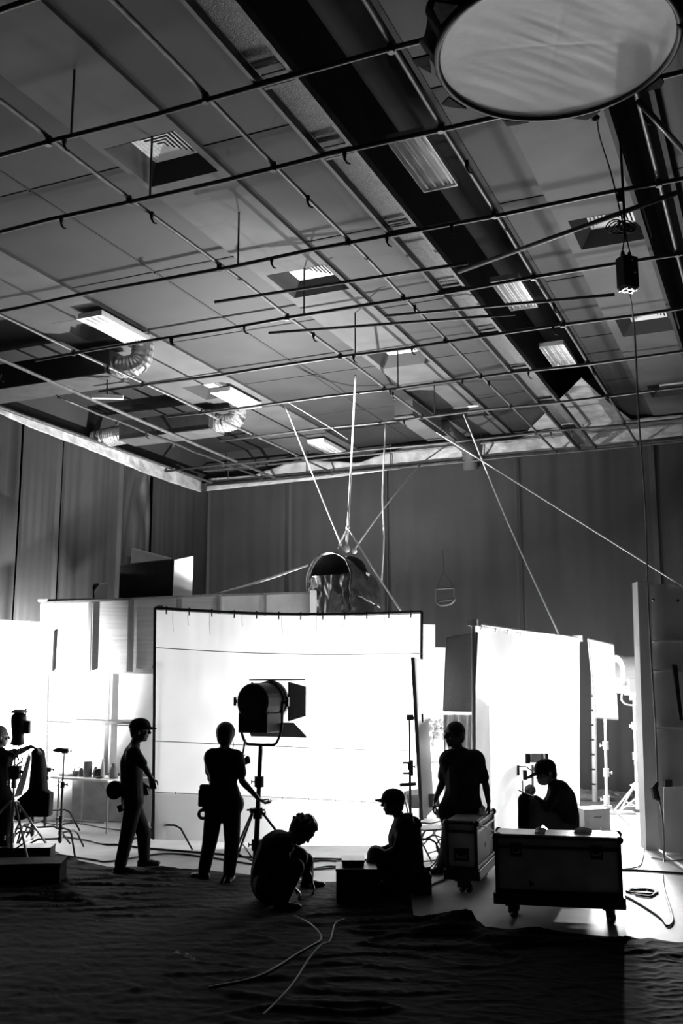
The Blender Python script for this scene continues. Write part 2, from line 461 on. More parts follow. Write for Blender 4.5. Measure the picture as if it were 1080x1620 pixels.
link('conduit', MB().tube([(-10.55, 10.5, 7.0), (-10.6, 15, 6.95), (-10.7, 20.4, 6.95)], .03, 8), m_pipelt, t)

# ---------------------------------------------------------------- ducts
def flex(t, pts, r):
    pp = spline(pts, 10); n = len(pp)
    link('flexible_hose', MB().tube(pp, [r * (1 + .07 * (k % 2)) for k in range(n)], 18), m_flex, t)
def xduct(x0, x1, y0, y1, z0, h, lab, loop=True):
    t = thing('air_duct', lab, 'duct', ((x0 + x1) / 2, (y0 + y1) / 2, z0), 'boxed air ducts under the ceiling')
    link('side', MB().box(((x0 + x1) / 2, (y0 + y1) / 2, z0 + h / 2 + .012), (x1 - x0, y1 - y0, h)), m_ductdark, t)
    link('underside', MB().box(((x0 + x1) / 2, (y0 + y1) / 2, z0), (x1 - x0 + .03, y1 - y0 + .03, .02)), m_duct, t)
    link('end_cap', MB().box((x1 + .03, (y0 + y1) / 2, z0 + h / 2), (.06, (y1 - y0) * .8, h * .9)), m_duct, t)
    yc = (y0 + y1) / 2
    flex(t, [(x1 - .05, yc, z0 + h * .5), (x1 + .25, yc, z0 + h * .42), (x1 + .42, yc + .05, z0 + h * .7), (x1 + .45, yc + .05, ZC + .1)], .17)
    flex(t, [(x0 + .05, yc, z0 + h * .5), (x0 - .3, yc, z0 + h * .45), (x0 - .55, yc, z0 + h * .4), (max(XL + .1, x0 - .8), yc, z0 + h * .35)], .19)
    return t
xduct(-11.95, -9.85, 16.0, 16.55, 7.0, .38, 'boxed duct with foil hose ends near the left back corner')
xduct(-12.35, -9.55, 12.35, 13.0, 7.0, .42, 'large black-sided boxed duct at the left edge of the ceiling')
t = thing('air_duct', 'short pale duct running to the back wall with a round pipe dropping from it', 'duct', (-6.2, 17.8, 7.05), 'boxed air ducts under the ceiling')
link('side', MB().box((-6.17, 17.8, 7.21), (.36, 1.9, .3)), m_duct, t)
link('underside', MB().box((-6.17, 17.8, 7.05), (.38, 1.92, .02)), m_bulk, t)
link('drop_pipe', MB().tube([(-6.0, 18.7, 7.3), (-6.0, 19.2, 7.25), (-5.95, 20.3, 7.2), (-5.95, 20.45, 6.75)], .16, 14), m_duct, t, smooth=True)
# small boxed fitting with hanging chain at left
t = thing('work_light', 'small pale strip fitting dangling on a chain below the left duct', 'ceiling light', oz(170, 625, 6.7))
p = oz(170, 628, 6.7)
link('housing', MB().box(p, (.5, .07, .06), (V((.86, .5, 0)), V((-.5, .86, 0)), ZZ)), m_white, t)
link('chain', MB().tube([p, p + V((-.02, 0, .25)), p + V((.02, 0, .45)), p + V((0, 0, .8))], .012, 6), m_black, t)
link('bracket', MB().box(p + V((0, 0, .5)), (.07, .05, .35)), m_ductdark, t)

# ---------------------------------------------------------------- foil insulation round the wall heads
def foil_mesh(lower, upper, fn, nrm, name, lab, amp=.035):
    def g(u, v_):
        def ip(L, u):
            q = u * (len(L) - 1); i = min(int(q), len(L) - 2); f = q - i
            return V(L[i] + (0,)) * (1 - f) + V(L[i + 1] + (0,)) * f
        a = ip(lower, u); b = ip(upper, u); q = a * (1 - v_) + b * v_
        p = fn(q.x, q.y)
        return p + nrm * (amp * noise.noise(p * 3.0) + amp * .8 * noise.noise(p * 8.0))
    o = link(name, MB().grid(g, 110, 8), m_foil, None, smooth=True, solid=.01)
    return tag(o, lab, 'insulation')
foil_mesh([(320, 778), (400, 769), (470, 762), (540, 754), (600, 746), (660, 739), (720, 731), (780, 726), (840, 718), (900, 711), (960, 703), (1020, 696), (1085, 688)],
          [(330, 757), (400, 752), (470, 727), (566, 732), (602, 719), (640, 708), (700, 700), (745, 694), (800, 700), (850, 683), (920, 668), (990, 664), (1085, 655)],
          lambda x, y: onY(x, y, YB - .34), V((0, -1, 0)), 'foil_insulation', 'crumpled silver foil insulation along the top of the back wall')  # upper outline follows where light strikes the wall head, shade above cut away
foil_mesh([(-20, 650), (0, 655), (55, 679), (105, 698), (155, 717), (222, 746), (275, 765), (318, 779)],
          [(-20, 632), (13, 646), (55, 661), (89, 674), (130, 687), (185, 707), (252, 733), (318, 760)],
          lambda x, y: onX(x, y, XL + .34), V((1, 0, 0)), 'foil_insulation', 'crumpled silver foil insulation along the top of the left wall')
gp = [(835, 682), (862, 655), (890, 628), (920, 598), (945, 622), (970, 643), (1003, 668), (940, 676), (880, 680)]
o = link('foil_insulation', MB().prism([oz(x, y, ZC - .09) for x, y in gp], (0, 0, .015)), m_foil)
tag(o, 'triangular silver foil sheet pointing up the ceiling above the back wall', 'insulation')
# head rails the curtains hang from
for a, b, lab in (((-12.7, YB - .42, 6.98), (5, YB - .42, 6.98), 'curtain rail pipe along the back wall head'), ((-12.42, 6, 6.98), (-12.42, YB - .35, 6.98), 'curtain rail pipe along the left wall head')):
    tag(link('curtain_rail', MB().tube([a, b], .03, 8), m_pipelt), lab, 'rail')
tag(link('curtain_rail', MB().tube([(-12.7, YB - .42, 7.3), (5, YB - .42, 7.3)], .022, 8), m_pipelt), 'upper thin pipe crossing the silver insulation on the back wall', 'rail')
# struts between rails
for k in range(14):
    x = -12 + k * 1.05
    if k % 2 == 0: tag(link('rail_strut', MB().cyl((x, YB - .42, 6.98), (x, YB - .42, 7.5), .012, 6), m_pipe), 'short upright strut on the back wall rail, ' + ('first', '', 'second', '', 'third', '', 'fourth', '', 'fifth', '', 'sixth', '', 'seventh')[k] + ' from the left corner', 'strut', 'rail struts on the back wall')

# ---------------------------------------------------------------- curtains
def curtain(p0, p1, z0, z1, lab, amp=.05, freq=2.2, seed=0, out=V((0, -1, 0)), swag=None, nu=160, nv=40, m=None):
    p0 = V(p0); p1 = V(p1); L = (p1 - p0).length
    def g(u, v_):
        p = p0.lerp(p1, u); s = u * L
        f = noise.noise(V((s * freq, v_ * .7, seed))) + .5 * noise.noise(V((s * freq * 2.7, v_ * 1.1, seed + 5)))
        big = .5 + .9 * max(0, noise.noise(V((s * .45, 0, seed + 9))))
        a = amp * big * (f * 1.6)
        z = z0 + (z1 - z0) * v_
        if swag:
            c, wd, dp = swag
            q = (s - c) / wd
            if abs(q) < 1: a += .09 * math.sin((v_ * 26 + q * q * 9)) * (1 - q * q) * max(0, v_ - .72) / .28; z -= dp * (1 - q * q) * v_ ** 8
        e = .5 + .5 * math.cos(min(1, min(u, 1 - u) * L / .12) * PI)
        return p + out * (a + .07 + e * .05) + ZZ * (z - p.z)
    o = link('curtain', MB().grid(g, nu, nv), m or m_curtain, None, smooth=True)
    return tag(o, lab, 'curtain', 'grey drapes hung round the studio walls')
X0 = XL + .12; ox = V((1, 0, 0))
yl = [8.0, 13.9, 15.15, 17.1, 18.15, 20.75]
labs = ['grey drape on the left wall at the left edge, full of vertical folds', 'narrow grey drape on the left wall just right of the dark gap', 'plain grey drape on the left wall behind the raised black flag',
        'grey drape with a drooping swag at its top near the corner', 'grey drape filling the left wall up to the corner']
for i in range(5):
    a = [.09, .05, .04, .07, .04][i]
    curtain((X0, yl[i] + (.06 if i != 1 else .12), 0), (X0 + (.0 if i % 2 else .03), yl[i + 1], 0), .02, 6.97, labs[i], amp=a, seed=i * 3.1, out=ox, swag=(.6, .5, .25) if i == 3 else None)
xb = [-12.7, -10.5, -8.0, -5.0, -2.2, 0.9, 5.0]
labs = ['dark drape on the back wall next to the left corner', 'dark drape on the back wall left of the hooded lamp', 'dark drape on the back wall behind the hooded lamp', 'dark drape on the back wall above the right silk frame',
        'dark drape on the back wall above the round-headed lamp', 'dark drape on the back wall beyond the tall stage flat']
for i in range(6):
    curtain((xb[i], YB - .12, 0), (xb[i + 1] + .05, YB - .12 - (.03 if i % 2 else 0), 0), .02, 6.97, labs[i], amp=.035, seed=20 + i * 2.3, freq=1.5)
# ================================================================== SET PIECES
def slab(pts, th, away=FH):
    return MB().prism(pts, V(away) * th)
# left white flat
t = thing('set_flat', 'tall plain white set wall at the left edge, blown out by light', 'set wall', at(0, 1300, 15.8).xy.to_3d())
link('face', slab([at(-120, 1300, 16.2), at(64, 1302, 16.38), at(64, 984, 16.38), at(-120, 974, 16.2)], .03), m_setwhite, t)
# main set wall with raised plywood band
t = thing('set_wall', 'white lower set wall with timber battens behind the folding table', 'set wall', at(150, 1303, 16.4).xy.to_3d())
link('face', slab([at(60, 1302, 16.4), at(520, 1297, 16.7), at(520, 1060, 16.7), at(60, 1063, 16.4)], .04), m_setwhite, t)
link('upright_batten', slab([at(163, 1225, 16.33), at(169, 1225, 16.33), at(174, 1068, 16.33), at(168, 1068, 16.33)], .05), m_timber, t)
link('rail', slab([at(112, 1143, 16.3), at(208, 1146, 16.3), at(208, 1142, 16.3), at(112, 1139, 16.3)], .05), m_timber, t)
link('rail', slab([at(60, 1144, 16.28), at(205, 1149, 16.28), at(205, 1147, 16.28), at(60, 1142, 16.28)], .04), m_timber, t)
link('rail', slab([at(72, 1225, 16.3), at(242, 1229, 16.3), at(242, 1224, 16.3), at(72, 1221, 16.3)], .04), m_timber, t)
link('base_board', slab([at(112, 1306, 16.34), at(240, 1306, 16.34), at(240, 1299, 16.34), at(112, 1299, 16.34)], .05), m_timber, t)
link('panel', slab([at(114, 1298, 16.32), at(242, 1300, 16.32), at(242, 1232, 16.32), at(114, 1232, 16.32)], .03), m_grey, t)
t = thing('plywood_header', 'raised plywood header with upright battens above the white set wall', 'set wall', at(150, 1063, 16.3))
link('face', slab([at(72, 1066, 16.3), at(350, 1066, 16.55), at(350, 941, 16.55), at(68, 953, 16.3)], .2), m_ply, t)
for x0, x1, y0, y1 in ((79, 82, 1000, 1062), (137, 142, 950, 1063), (200, 209, 948, 1063), (276, 284, 947, 1063)):
    link('batten', slab([at(x0, y1, 16.23), at(x1, y1, 16.23), at(x1 + 3, y0, 16.23), at(x0 + 3, y0, 16.23)], .07), m_timber, t)
link('top_edge', slab([at(68, 955, 16.14), at(350, 942, 16.44), at(350, 939, 16.44), at(68, 952, 16.14)], .4), m_timber, t)
link('side_board', slab([at(60, 1250, 16.36), at(72, 1250, 16.36), at(76, 955, 16.36), at(64, 955, 16.36)], .03), m_setwhite, t)
t = thing('set_platform', 'grey boxed platform edge on top of the set, left of the hooded lamp', 'set wall', at(420, 975, 16.6))
link('face', slab([at(345, 1060, 16.6), at(490, 1060, 16.7), at(490, 937, 16.7), at(345, 942, 16.6)], .25), m_flat, t)
for x in (344, 417): link('batten', slab([at(x, 1000, 16.5), at(x + 4, 1000, 16.5), at(x + 4, 938, 16.5), at(x, 938, 16.5)], .06), m_timber, t)
link('end_board', slab([at(490, 1060, 16.5), at(500, 1060, 16.5), at(500, 934, 16.5), at(490, 934, 16.5)], .3), m_setwhite, t)
link('top_edge', slab([at(345, 943, 16.5), at(490, 938, 16.6), at(490, 936, 16.6), at(345, 940, 16.5)], .3), m_timber, t)
# walls of the set seen right of the screen
for nm, pts, D, lab in (('set_flat', [(664, 1300), (688, 1300), (688, 988), (664, 987)], 17.2, 'tall narrow white set pillar just right of the large screen'),
                        ('set_flat', [(686, 1300), (760, 1300), (760, 1026), (686, 1024)], 17.6, 'lower white set wall between the screen and the grey flag')):
    tag(link(nm, slab([at(x, y, D) for x, y in pts], .12), m_setwhite), lab, 'set wall')

# ---------------------------------------------------------------- props on the platform
def flagpanel(name, pts, D, m, lab, cat, th=.02, edge=None):
    P = [at(x, y, d) for (x, y), d in zip(pts, D)]
    n = (P[1] - P[0]).cross(P[3] - P[0]).normalized()
    t = thing(name, lab, cat, P[0])
    link('panel', MB().prism(P, n * th), m, t)
    e = MB()
    for i in range(4): e.cyl(P[i] + n * th * .5, P[(i + 1) % 4] + n * th * .5, .012, 8)
    link('edge_frame', e, edge or m_black, t)
    return t
flagpanel('black_flag', [(189, 946), (272, 945), (275, 885), (191, 894)], (16.8, 16.8, 16.8, 16.8), m_cloth, 'square black flag standing on top of the plywood header', 'light flag')
flagpanel('foam_board', [(203, 950), (273, 950), (270, 884), (210, 868)], (17.5, 17.3, 17.3, 17.7), m_foam, 'tilted white board rising behind the top of the black flag', 'reflector board', edge=m_white)
flagpanel('foam_board', [(271, 948), (302, 948), (304, 881), (275, 887)], (17.1, 17.4, 17.4, 17.1), m_foam, 'white board angled beside the right edge of the black flag', 'reflector board', edge=m_white)
flagpanel('foam_board', [(148, 948), (170, 948), (172, 922), (158, 924)], (17.3, 17.3, 17.3, 17.3), m_foam, 'small pale translucent board on the header left of the black flag', 'reflector board', edge=m_white)
t = thing('stand_clamp', 'small black clamp head poking above the plywood header', 'clamp', at(148, 946, 16.7))
p = at(148, 946, 16.7)
link('post', MB().cyl(p, at(148, 930, 16.7), .015, 8), m_black, t)
link('head', MB().tube([at(148, 932, 16.7), at(151, 926, 16.7), at(157, 924, 16.7)], [.03, .04, .012], 8), m_black, t)
t = thing('stand_clamp', 'small dark clamp at the upper left corner of the raised black flag', 'clamp', at(202, 893, 17.0))
link('post', MB().cyl(at(202, 945, 17.0), at(203, 880, 17.0), .012, 8), m_black, t)
link('head', MB().box(at(203, 885, 17.0), (.07, .05, .1), (RT, FH, ZZ)), m_black, t)
t = thing('work_lamp', 'small lamp head half hidden behind the raised black flag', 'lamp', at(232, 940, 17.9))
link('head', MB().lathe(at(232, 925, 17.95), FH * -1, [(-.15, .02), (-.13, .1), (.0, .11), (.02, .12)], 16), m_black, t)
bl = thing('film_lamp', 'black lamp on a low stand standing unseen behind the plywood header', 'lamp', V((L_BEH.x, L_BEH.y, 0)))
link('head', MB().lathe(L_BEH - ZZ * .2, ZZ, [(-.14, .03), (-.12, .1), (0, .11), (.02, .12), (.02, .02)], 18), m_black, bl)
link('post', MB().cyl(V((L_BEH.x, L_BEH.y, 0)), L_BEH - ZZ * .3, .02, 10).box(V((L_BEH.x, L_BEH.y, .02)), (.5, .5, .03)), m_black, bl)
tag(link('up_lamp', MB().lathe(L_UP - ZZ * .1, ZZ, [(-.12, .03), (-.1, .09), (0, .1), (.03, .12), (.03, .1), (0, .03)], 18), m_black), 'small black uplight hidden behind the platform edge', 'lamp')
link('post', MB().cyl(at(232, 956, 18.0), at(232, 925, 18.0), .015, 8), m_steel, t)
tag(link('set_floor_panel', slab([at(60, 948, 16.3), at(345, 944, 16.6), at(345, 944, 16.6) + FH * 2.2, at(60, 948, 16.3) + FH * 2.2], .04, -ZZ), m_ply), 'top deck of the set the raised black flag stands on', 'platform')

# ================================================================== SCREENS
def screen(name, TL, TR, BL, BR, lab, cat, fab, fm, label_grp=None, seam=True, ties=12, bulge=.12, sag=.05, hem=None, r=.02, frame_bottom=True):
    t = thing(name, lab, cat, (BL + BR) / 2)
    nrm = (TR - TL).cross(BL - TL).normalized()
    if nrm.dot(FH) > 0: nrm = -nrm
    def g(u, v_):
        a = TL.lerp(TR, u); b = BL.lerp(BR, u); p = b.lerp(a, v_)
        p = p + nrm * (-bulge * math.sin(PI * u) * (1 - v_ * .4))
        ins = .04
        p = p - ZZ * (sag * math.sin(PI * u) * v_)
        wr = .014 * noise.noise(V((u * 9 + v_ * 5, v_ * 7 - u * 3, 3))) + .010 * noise.noise(V((u * 38, v_ * 3, 7))) * max(0, v_ - .55) * 2
        return p + nrm * wr
    link('fabric', MB().grid(g, 70, 60), fab, t, smooth=True)
    fr = MB()
    top = [g(k / 16, 1.0) + ZZ * .03 for k in range(17)]
    fr.tube(top, r, 8); fr.cyl(TL + ZZ * .03, BL, r, 8); fr.cyl(TR + ZZ * .03, BR, r, 8)
    if frame_bottom: fr.tube([g(k / 16, 0.0) - ZZ * .02 for k in range(17)], r, 8)
    link('frame', fr, fm, t, smooth=True)
    for k in range(ties):
        c = MB(); u = (k + .5) / ties; c.tube([g(u, 1.0) + ZZ * .05, g(u, 1.0) + nrm * .02, g(u, .985) + nrm * .01], .009, 6); c.ball(g(u, 1.0) + ZZ * .045, .018, nu=6, nv=5)
        link('tie', c, fm, t)
    if seam:
        for v_ in seam:
            link('seam', MB().tube([g(k / 40, v_) + nrm * .012 for k in range(41)], .006, 5), m_grey, t)
    return t, g, nrm
TLs, TRs = at(245, 965, 13.5), at(667, 971, 13.9)
BLs = at(242, 1328, 13.5); BRs = at(664, 1352, 13.9)
scr, sg, sn = screen('diffusion_screen', TLs, TRs, BLs, BRs, 'large white cloth screen glowing in the middle of the photo', 'screen', m_silk, m_black, seam=(.30 - .10, .83, .42), bulge=.22, sag=.05, frame_bottom=False)
# thin hanging tie strings on the cloth
for u, l in ((.065, .09), (.12, .06), (.2, .1), (.32, .05), (.47, .08), (.6, .07), (.7, .1), (.86, .1)):
    link('tie_string', MB().tube([sg(u, 1) + sn * .02, sg(u, 1 - l * .5) + sn * .03, sg(u + .003, 1 - l) + sn * .025], .003, 4), m_grey, scr)
link('skirt_panel', MB().grid(lambda u, v_: sg(u, v_ * .2) - sn * .03, 50, 8), m_silk, scr, smooth=True)
# lower skirt panel hem with eyelets
for k in range(9):
    u = .08 + k * .1
    link('eyelet', MB().ball(sg(u, .2) + sn * .02, .014, nu=8, nv=6), m_chrome, scr)
# right silk
TL2, TR2, BL2, BR2 = at(748, 990, 12.7), at(914, 1013, 16.4), at(750, 1335, 12.7), at(914, 1272, 16.4)
s2, g2_, n2_ = screen('silk_frame', TL2, TR2, BL2, BR2, 'blindingly white silk frame on the right behind the seated man', 'screen', m_silk, m_white, seam=None, bulge=.02, sag=.01, ties=9, r=.028)
link('corner_clamp', MB().box(TL2 + ZZ * .04, (.12, .08, .08)).box(TR2 + ZZ * .03, (.14, .09, .09)), m_white, s2)
# grey net flag on its left
fl_ = flagpanel('net_flag', [(702, 1124), (749, 1125), (755, 1001), (707, 1010)], (12.9, 12.75, 12.75, 12.9), m_flag, 'grey net flag hanging at the left edge of the bright silk frame', 'light flag', edge=m_grey)
p = at(721, 1130, 12.85)
link('pin', MB().tube([p + RT * -.03, p + RT * .03, p + RT * .03 - ZZ * .09, p + RT * -.03 - ZZ * .09, p + RT * -.03], .006, 6).cyl(p - ZZ * .09, p - ZZ * .2, .008, 6), m_white, fl_)
# drape below the flag
def dr(u, v_):
    p = at(702 + 50 * u, 1130 + 1, 13.4); q = at(704 + 48 * u, 1349, 13.4); a = q.lerp(p, v_)
    return a + FH * (.06 * math.sin(u * 24 + 1.5 * math.sin(v_ * 3)))
tag(link('hanging_drape', MB().grid(dr, 60, 20), m_flag, None, smooth=True, solid=.01), 'grey pleated drape hanging below the net flag behind the standing man', 'curtain')
# reflector on its stand, far right
rf = flagpanel('reflector_panel', [(942, 1135), (976, 1138), (969, 1020), (929, 1011)], (15.5, 15.9, 15.9, 15.5), m_silk, 'glaring white reflector panel catching the round-headed lamp on the right', 'reflector board', edge=m_white)

# ---------------------------------------------------------------- stands
def knob(mb, p, d, l=.06):
    d = V(d).normalized(); p = V(p); mb.cyl(p, p + d * l, .008, 6); mb.box(p + d * l, (.045, .012, .03), (ZZ, RT, FH)); return mb
def cstand(base, h, lab, m=m_black, rot=0.0, grp=None, leg=.42, lean=None, arm=None, sections=3, legm=None, name='light_stand'):
    base = V(base); t = thing(name, lab, 'stand', base, grp)
    top = base + ZZ * h + (V(lean) if lean else V())
    for k in range(sections):
        a = base.lerp(top, .1 if k == 0 else k / sections); b = base.lerp(top, (k + 1) / sections)
        link('column_section', MB().cyl(a, b, .019 - .004 * k, 10), m, t, smooth=True)
        if k < sections - 1:
            kb = MB(); kb.cyl(b - ZZ * .04, b + ZZ * .04, .03, 10); knob(kb, b, RT if k % 2 else -RT); link('collar_knob', kb, m_black if m is m_black else m, t)
    for k in range(3):
        a = rot + k * 2 * PI / 3; d = V((math.cos(a), math.sin(a), 0)); z = .32 - .07 * k
        link('leg', MB().tube([base + ZZ * z, base + ZZ * z + d * leg * .55, base + ZZ * (z - .04) + d * leg * .7, base + ZZ * .015 + d * leg], .013, 8), legm or m, t, smooth=True)
        link('leg_collar', MB().cyl(base + ZZ * (z - .03), base + ZZ * (z + .03), .028, 10), legm or m, t)
    hd = MB(); hd.cyl(top - V(RT) * .03, top + V(RT) * .05, .035, 12); knob(hd, top, RT, .09)
    link('grip_head', hd, m_black if m is m_black else m, t)
    if arm:
        for a, b in arm: link('arm', MB().cyl(a, b, .009, 6), m, t)
    return t
def tripod(base, h, lab, m=m_steel, spread=.6, rot=.4, r=.024, grp=None, apex=.75, top=None, name='light_stand'):
    base = V(base); t = thing(name, lab, 'stand', base, grp); top = V(top) if top is not None else base + ZZ * h
    n = 4
    for k in range(n):
        a = base + ZZ * .12 if k == 0 else base.lerp(top, k / n); b = base.lerp(top, (k + 1) / n)
        link('column_section', MB().cyl(a, b, r - .003 * k, 12), m, t, smooth=True)
        if k < n - 1:
            kb = MB(); kb.cyl(b - ZZ * .07, b + ZZ * .05, r * 1.6, 12); knob(kb, b - ZZ * .01, RT if k % 2 else -RT, .085); link('collar_knob', kb, m, t)
    link('leg_collar', MB().cyl(base + ZZ * (apex - .03), base + ZZ * (apex + .02), r * 2.1, 12).box(base + ZZ * apex, (r * 6, .03, .02), (RT, FH, ZZ)), m, t)
    for k in range(3):
        a = rot + k * 2 * PI / 3; d = V((math.cos(a), math.sin(a), 0))
        link('leg', MB().tube([base + ZZ * apex + d * .05, base + ZZ * .015 + d * spread], .014, 8), m, t, smooth=True)
        link('brace', MB().tube([base + ZZ * .16 + d * .02, base + ZZ * (apex * .42) + d * spread * .6], .009, 6), m, t, smooth=True)
    return t
# stand carrying the left side of the screen
b = oz(240, 1345)
st = cstand(b, dist(b) and (at(243, 962, dist(b)).z), 'tall black stand holding up the left side of the large screen', rot=YAW - .15, leg=.55, sections=4)
b = oz(650, 1372)
cstand(b, at(652, 1135, dist(b)).z, 'black stand with clamps in front of the right side of the large screen', rot=.4, sections=3, arm=[(at(640, 1182 + 60, dist(b)), at(657, 1241, dist(b)))])
p = at(652, 1136, dist(b)); t = thing('stand_clamp', 'black grip clamp at the top of the stand beside the tall white board', 'clamp', p)
link('jaw', MB().cyl(p - RT * .06, p + RT * .12, .018, 8).cyl(p + RT * .12 - ZZ * .05, p + RT * .12 + ZZ * .05, .014, 8).cyl(p - RT * .06 - ZZ * .02, p - RT * .06 + ZZ * .03, .012, 8), m_black, t)
p = at(650, 1215, dist(b)); t = thing('stand_clamp', 'double black grip clamp midway up the stand beside the tall white board', 'clamp', p)
link('jaw', MB().box(p, (.05, .05, .18), (RT, FH, ZZ)).cyl(p + ZZ * .06 - RT * .1, p + ZZ * .06, .014, 8).cyl(p - ZZ * .06 - RT * .1, p - ZZ * .06, .014, 8), m_black, t)
link('arm', MB().cyl(at(632, 1242, dist(b)), at(658, 1240, dist(b)), .022, 8), m_black, t)
# tall white board leaning right of the stand
t = thing('poly_board', 'tall narrow white board leaning beside the right edge of the large screen', 'reflector board', at(665, 1296, 12.3))
P = [at(664, 1297, 12.0), at(681, 1280, 12.9), at(668, 1045, 12.9), at(650, 1040, 12.0)]
link('board', MB().prism(P, (P[1] - P[0]).cross(P[3] - P[0]).normalized() * .04), m_foam, t)
link('black_edge', MB().box((P[0] + P[3]) / 2, (.03, .03, (P[3] - P[0]).length), ((P[1] - P[0]).normalized(), FH, (P[3] - P[0]).normalized())), m_black, t)
link('support_post', MB().cyl(P[0], oz(664, 1372), .012, 8), m_black, t)
# c-stand at left
b = oz(94, 1350); Db = dist(b)
cstand(b, at(95, 1188, Db).z, 'bare black stand with a grip head between the draped cloth and the walking man', rot=-.5, leg=.5, sections=3)
p = at(92, 1187, Db); t = thing('stand_clamp', 'small black gobo clamp on top of the bare stand at left', 'clamp', p)
link('jaw', MB().tube([p - RT * .07, p, p + RT * .06, p + RT * .055 - ZZ * .03], [.012, .035, .03, .02], 8), m_black, t)
# low turtle stands at left
for x, y, h, lab in ((50, 1340, .95, 'short black stand under the draped cloth, left one'), (70, 1318, .9, 'short black stand under the draped cloth, right one')):
    b = oz(x, y); cstand(b, h, lab, rot=x * .1, leg=.5, sections=2)
# pole stand of reflector and far stands
b = oz(960, 1308); Db = dist(b)
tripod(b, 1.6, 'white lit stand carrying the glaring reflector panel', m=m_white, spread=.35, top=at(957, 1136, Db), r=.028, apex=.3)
t = thing('bamboo_pole', 'thick pale banded pole standing behind the reflector panel', 'pole', oz(941, 1268))
b = oz(941, 1268); Db = dist(b)
link('pole', MB().cyl(b, at(938, 1020, Db), .05, 12), m_white, t, smooth=True)
for k in range(7): link('band', MB().cyl(b + ZZ * (.3 + .27 * k), b + ZZ * (.33 + .27 * k), .053, 12), m_black, t)
b = oz(1009, 1292); HB = b; Dh = dist(b)
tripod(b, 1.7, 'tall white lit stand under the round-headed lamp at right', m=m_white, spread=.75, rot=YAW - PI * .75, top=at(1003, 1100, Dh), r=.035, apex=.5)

# ---------------------------------------------------------------- fresnel heads
def fresnel(c, ax, R, lab, stand_top, m=m_black, yoke=True, barn=True, name='film_lamp', lensm=None, up=None):
    c = V(c); ax = V(ax).normalized(); up = up or ZZ; a = ax.cross(up).normalized(); u = a.cross(ax).normalized()
    t = thing(name, lab, 'lamp', c)
    link('body', MB().lathe(c, ax, [(-R * 1.0, R * .3), (-R * .98, R * .9), (-R * .9, R * .98), (0, R), (R * .6, R * 1.0), (R * .62, R * 1.08), (R * .85, R * 1.08)], 28), m, t)
    link('front_ring', MB().lathe(c + ax * R * .86, ax, [(0, R * 1.12), (.04, R * 1.14), (.05, R * 1.0)], 28), m_chrome if m is m_black else m, t)
    link('lens', MB().lathe(c + ax * R * .9, ax, [(0, R * .96), (.03, R * .8), (.06, R * .3)], 24), lensm or m_lens, t)
    link('ballast_box', MB().box(c - u * R * 1.1 + ax * R * -.1, (R * 1.6, R * 1.75, R * 1.05), (ax, a, u)), m, t, bevel=.01)
    fn = MB()
    for k in range(6): fn.box(c - u * R * (.72 + .12 * k) + ax * R * .1, (R * 1.75, R * 1.62, .008), (ax, a, u))
    link('cooling_fins', fn, m_blackgloss if m is m_black else m, t)
    for s_ in (-1, 1):
        link('side_panel', MB().box(c + a * s_ * R * .82 - u * R * .4 + ax * R * .1, (R * 1.3, .012, R * 1.0), (ax, a, (u + a * .15 * s_).normalized())), m_blackgloss if m is m_black else m, t)
    if barn:
        f = c + ax * (R * .95)
        for kd, (d, e) in enumerate(((u, a), (-u, a), (a, u), (-a, u))):
            nm = 'barn_door'; w0, w1, l = R * (1.35, 1.5, 1.05, 1.05)[kd], R * (1.9, 2.2, 1.0, 1.0)[kd], R * 1.25
            o_ = (ax * 1 + d * (.02, .75, .35, .35)[kd]).normalized()
            h = f + d * R * 1.12
            link(nm, MB().prism([h - e * w0, h + e * w0, h + e * w1 * .8 + o_ * l, h - e * w1 * .8 + o_ * l], d * .018), m, t)
    if yoke:
        st = V(stand_top); w_ = R * 1.28; dn = st - c; dn = -ZZ * (c.z - st.z)
        l1 = c + a * w_; r1 = c - a * w_
        pts = [l1, l1 + dn * .45, l1 + dn * .8, l1 * .6 + r1 * .4 + dn * .8 - a * 0, st + a * R * .2]
        yk = MB().tube(spline([l1, l1 + dn * .55, c + a * w_ * .75 + dn * .95, c + a * w_ * .3 + dn, c - a * w_ * .3 + dn, c - a * w_ * .75 + dn * .95, r1 + dn * .55, r1], 6), .016, 8)
        link('yoke', yk, m, t, smooth=True)
        for q, s_ in ((l1, 1), (r1, -1)): link('tilt_knob', MB().cyl(q, q + a * s_ * .07, .022, 10).box(q + a * s_ * .08, (.1, .02, .03), (u, a, ax)), m, t)
        link('spigot', MB().cyl(c + dn, c + dn * 1.0 - ZZ * .1, .024, 10), m, t)
    return t
Dm = 11.8
b = oz(403, 1386)
cH = at(413, 1110, dist(b))
fresnel(cH, RT * .43 + FH * .9, .215, 'big black round-backed film lamp with open barn doors in front of the screen', at(407, 1178, dist(b)))
tripod(b, 1.6, 'black tripod stand carrying the big film lamp in front of the screen', m=m_black, spread=.62, rot=YAW + PI / 2 + .5, top=V((cH.x, cH.y, at(406, 1186, dist(b)).z)), r=.034, apex=.72)
p = at(388, 1172, dist(b) - .2)
tag(link('tilt_handle', MB().cyl(at(388, 1170, dist(b) - .25), at(383, 1198, dist(b) - .3), .012, 8), m_steel), 'thin handle hanging from the big film lamp, held by the standing man', 'handle')
